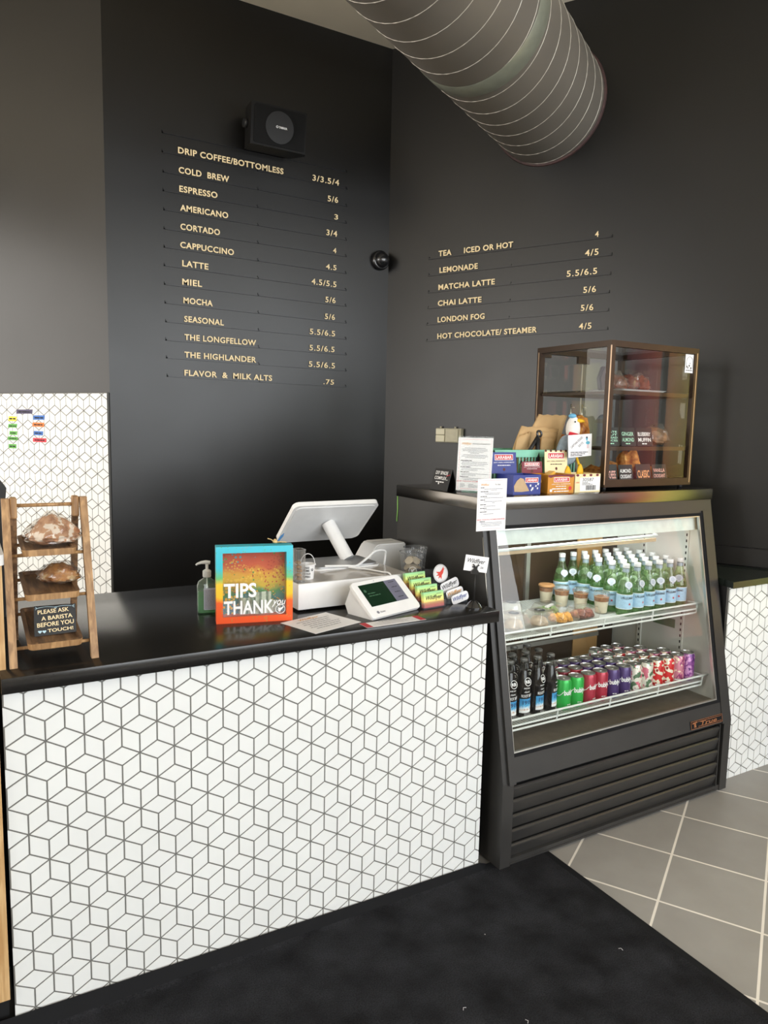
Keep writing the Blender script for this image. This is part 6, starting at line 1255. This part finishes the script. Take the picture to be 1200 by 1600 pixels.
# pastries and price cards in the case
t2 = thing('baking_tray', 'white oblong tray of wrapped bread on the pastry case\'s top shelf', 'tray', (1.015, 0.36, SH[1] + 0.0003))
bm = nb(); rloft(bm, [(0.120, 0.085, 0.012, 0.0), (0.140, 0.10, 0.014, 0.012)], cap=False); prism(bm, rrect(-0.119, 0.119, -0.084, 0.084, 0.012), None, 0.0, 0.0015); obj('tray_shell', bm, 'white', t2)
def pastry(p, rx, ry, rz, seed, label, m, wrap=False, name='pastry'):
    t = thing(name, label, 'pastry', p); bm = nb(); blob(bm, (0, 0, rz * 0.45), rx, ry, rz * 0.9, seed, 0.25, 2.0, 3); obj('crust', bm, m, t, True)
    if wrap: bm = nb(); blob(bm, (0, 0, rz * 0.5), rx * 1.06, ry * 1.06, rz * 1.0, seed, 0.34, 3.0, 3); obj('plastic_wrap', bm, 'cling', t, True)
for i, (dx, lab) in enumerate(((-0.075, 'left wrapped brown loaf on the white tray'), (-0.005, 'middle wrapped brown loaf on the white tray'), (0.065, 'right wrapped brown loaf on the white tray'))): pastry((1.015 + dx, 0.36, SH[1] + 0.003), 0.043, 0.055, 0.056, i + 11, lab, mat('dark_loaf', C8(120, 72, 54), 0.5, var=0.35, scale=60, bump=0.5), True, 'bread_loaf')
pastry((0.790, 0.520, SH[0] + 0.002), 0.034, 0.045, 0.030, 21, 'flat golden pastry at the middle shelf\'s left end, behind the goose', 'croissant')
pastry((0.872, 0.500, SH[0] + 0.002), 0.046, 0.050, 0.095, 22, 'tall golden bun on the middle shelf, seen above the goose\'s note', 'croissant')
pastry((1.130, 0.290, SH[0] + 0.002), 0.058, 0.045, 0.060, 23, 'plastic wrapped bun at the middle shelf\'s right end', mat('wrapped_bun', C8(140, 104, 76), 0.5, var=0.3, scale=60), True)
for i, (x, lab) in enumerate(((0.800, 'golden pastry behind the first front card, bottom of the pastry case'), (0.900, 'golden pastry behind the second front card, bottom of the case'), (1.010, 'tall domed pastry in the bottom of the case, centre'), (1.120, 'golden pastry at the bottom right of the pastry case'))): pastry((x, 0.33, zb + 0.0125), 0.045, 0.06, (0.05, 0.06, 0.10, 0.05)[i], 30 + i, lab, 'croissant')
def pcard(x, y, z, w, h, lines, label, ink):
    t = thing('price_card', label, 'price card', (x, y, z), 0, 'price cards in the pastry case'); Tc = frame_from((-w / 2, 0, 0), (1, 0, 0), (0, 0.20, 1)); bm = nb(); prism(bm, [(0, 0), (w, 0), (w, h), (0, h)], Tc, -0.001, 0.0); prism(bm, [(0, 0), (w, 0), (w, 0.004), (0, 0.004)], Tc, -0.03, -0.001); obj('card', bm, 'black', t)
    bm = nb(); n = len(lines)
    for k_, s in enumerate(lines): text(bm, s, Tc @ Matrix.Translation((w * 0.08, h * (0.86 - (k_ + 1) * 0.62 / n), 0)), w * 0.8, h * 0.42 / n, 0, bold=0.015, z=0.0010)
    bars(bm, Tc, w * 0.3, w * 0.6, h * 0.10, h * 0.06, 0, 3, 0.0010); obj('lettering', bm, ink, t)
MG_ = mat('mint_chalk', C8(176, 226, 200), 0.6); MP_ = mat('pink_chalk', C8(240, 180, 170), 0.6); MOr = mat('orange_chalk', C8(246, 176, 120), 0.6)
pcard(0.795, 0.222, SH[0] + 0.0015, 0.080, 0.078, ['DATE', 'NUT', 'BREAD', 'SLICES'], 'black card with mint lettering, leftmost on the middle shelf', MG_)
pcard(0.890, 0.222, SH[0] + 0.0015, 0.088, 0.078, ['GINGER', 'ALMOND'], 'black card with pale lettering, second on the middle shelf', MG_)
pcard(0.990, 0.222, SH[0] + 0.0015, 0.096, 0.078, ['BLUEBERRY', 'MUFFIN'], 'black card with white lettering, third on the middle shelf', 'whiteink')
pcard(0.795, 0.222, zb + 0.0125, 0.088, 0.078, ['HAM+CHEESE'], 'black card with tall pink lettering, leftmost at the case bottom', MP_)
pcard(0.890, 0.222, zb + 0.0125, 0.084, 0.076, ['ALMOND', 'CROISSANT'], 'black card with white lettering, second at the case bottom', 'whiteink')
pcard(0.998, 0.222, zb + 0.0125, 0.090, 0.078, ['CLASSIC'], 'black card with orange lettering, third at the case bottom', MOr)
pcard(1.098, 0.222, zb + 0.0125, 0.090, 0.076, ['VANILLA', 'CROISSANT'], 'black card with pink lettering, rightmost at the case bottom', MP_)
t = thing('dark_bag', 'dark plastic bag hanging in the pastry case\'s upper left, inside the glass', 'bag', (0.812, 0.300, SH[1] + 0.0015)); bm = nb(); prism(bm, [(-0.030, 0.0), (0.028, 0.0), (0.034, 0.035), (0.020, 0.095), (-0.020, 0.100), (-0.040, 0.050)], frame_from((0, 0, 0), (1, 0, 0), (0, 0, 1)), -0.012, 0.012); bmesh.ops.bevel(bm, geom=bm.edges[:], offset=0.004, segments=2, affect='EDGES'); obj('folded_bag', bm, mat('purple_black', C8(30, 26, 40), 0.3, var=0.3, scale=40), t, True)

# ------------------------------------------------------------------ NESTING: print and lettering belong to the part that carries them
CARRY = {'lettering': ('label', 'emblem', 'card', 'sheet', 'cards', 'backing', 'bucket', 'can_body', 'face_plate', 'grille'), 'red_star': ('label',), 'label_lettering': ('label',), 'label_print': ('label',), 'sticker_print': ('black_sticker',), 'screen_text': ('screen',),
         'white_lettering': ('glass_pane',), 'painted_trim': ('card',), 'print': ('sheet',), 'heading': ('sheet',), 'headings': ('sheet',), 'logo': ('sheet',), 'pink_border': ('sheet',), 'red_heading': ('sheet',), 'red_edges': ('sheet',), 'handwriting': ('sheet',), 'bird_drawing': ('sheet',),
         'red_bird': ('backing',), 'ring_line': ('backing',), 'flap_print': ('lid_flap',), 'front_print': ('carton',), 'marker_writing': ('strip',), 'bird_print': ('cup_wall',), 'red_mark': ('card',), 'shelf_wires': ('shelf_rails',), 'pull_tab': ('lid',), 'glass_trim': ('front_glass',), 'screen': ('display_case',)}
base = lambda o: o.name.split('.')[0]
for root in [o for o in bpy.data.objects if o.get('category') and o.type == 'EMPTY']:
    kids = list(root.children); last = {}
    for c in sorted(kids, key=lambda o: o.name):
        last.setdefault(base(c), c)
    rails = sorted([c for c in kids if base(c) == 'shelf_rails'], key=lambda o: o.name); wires = sorted([c for c in kids if base(c) == 'shelf_wires'], key=lambda o: o.name)
    for c in kids:
        b = base(c)
        if b == 'shelf_wires': tgt = rails[wires.index(c)]
        else: tgt = next((last[q] for q in CARRY.get(b, ()) if q in last), None)
        if tgt is not None and tgt is not c and not c.children:
            c.parent = tgt; c.location = Vector(c.location) - Vector(tgt.location)
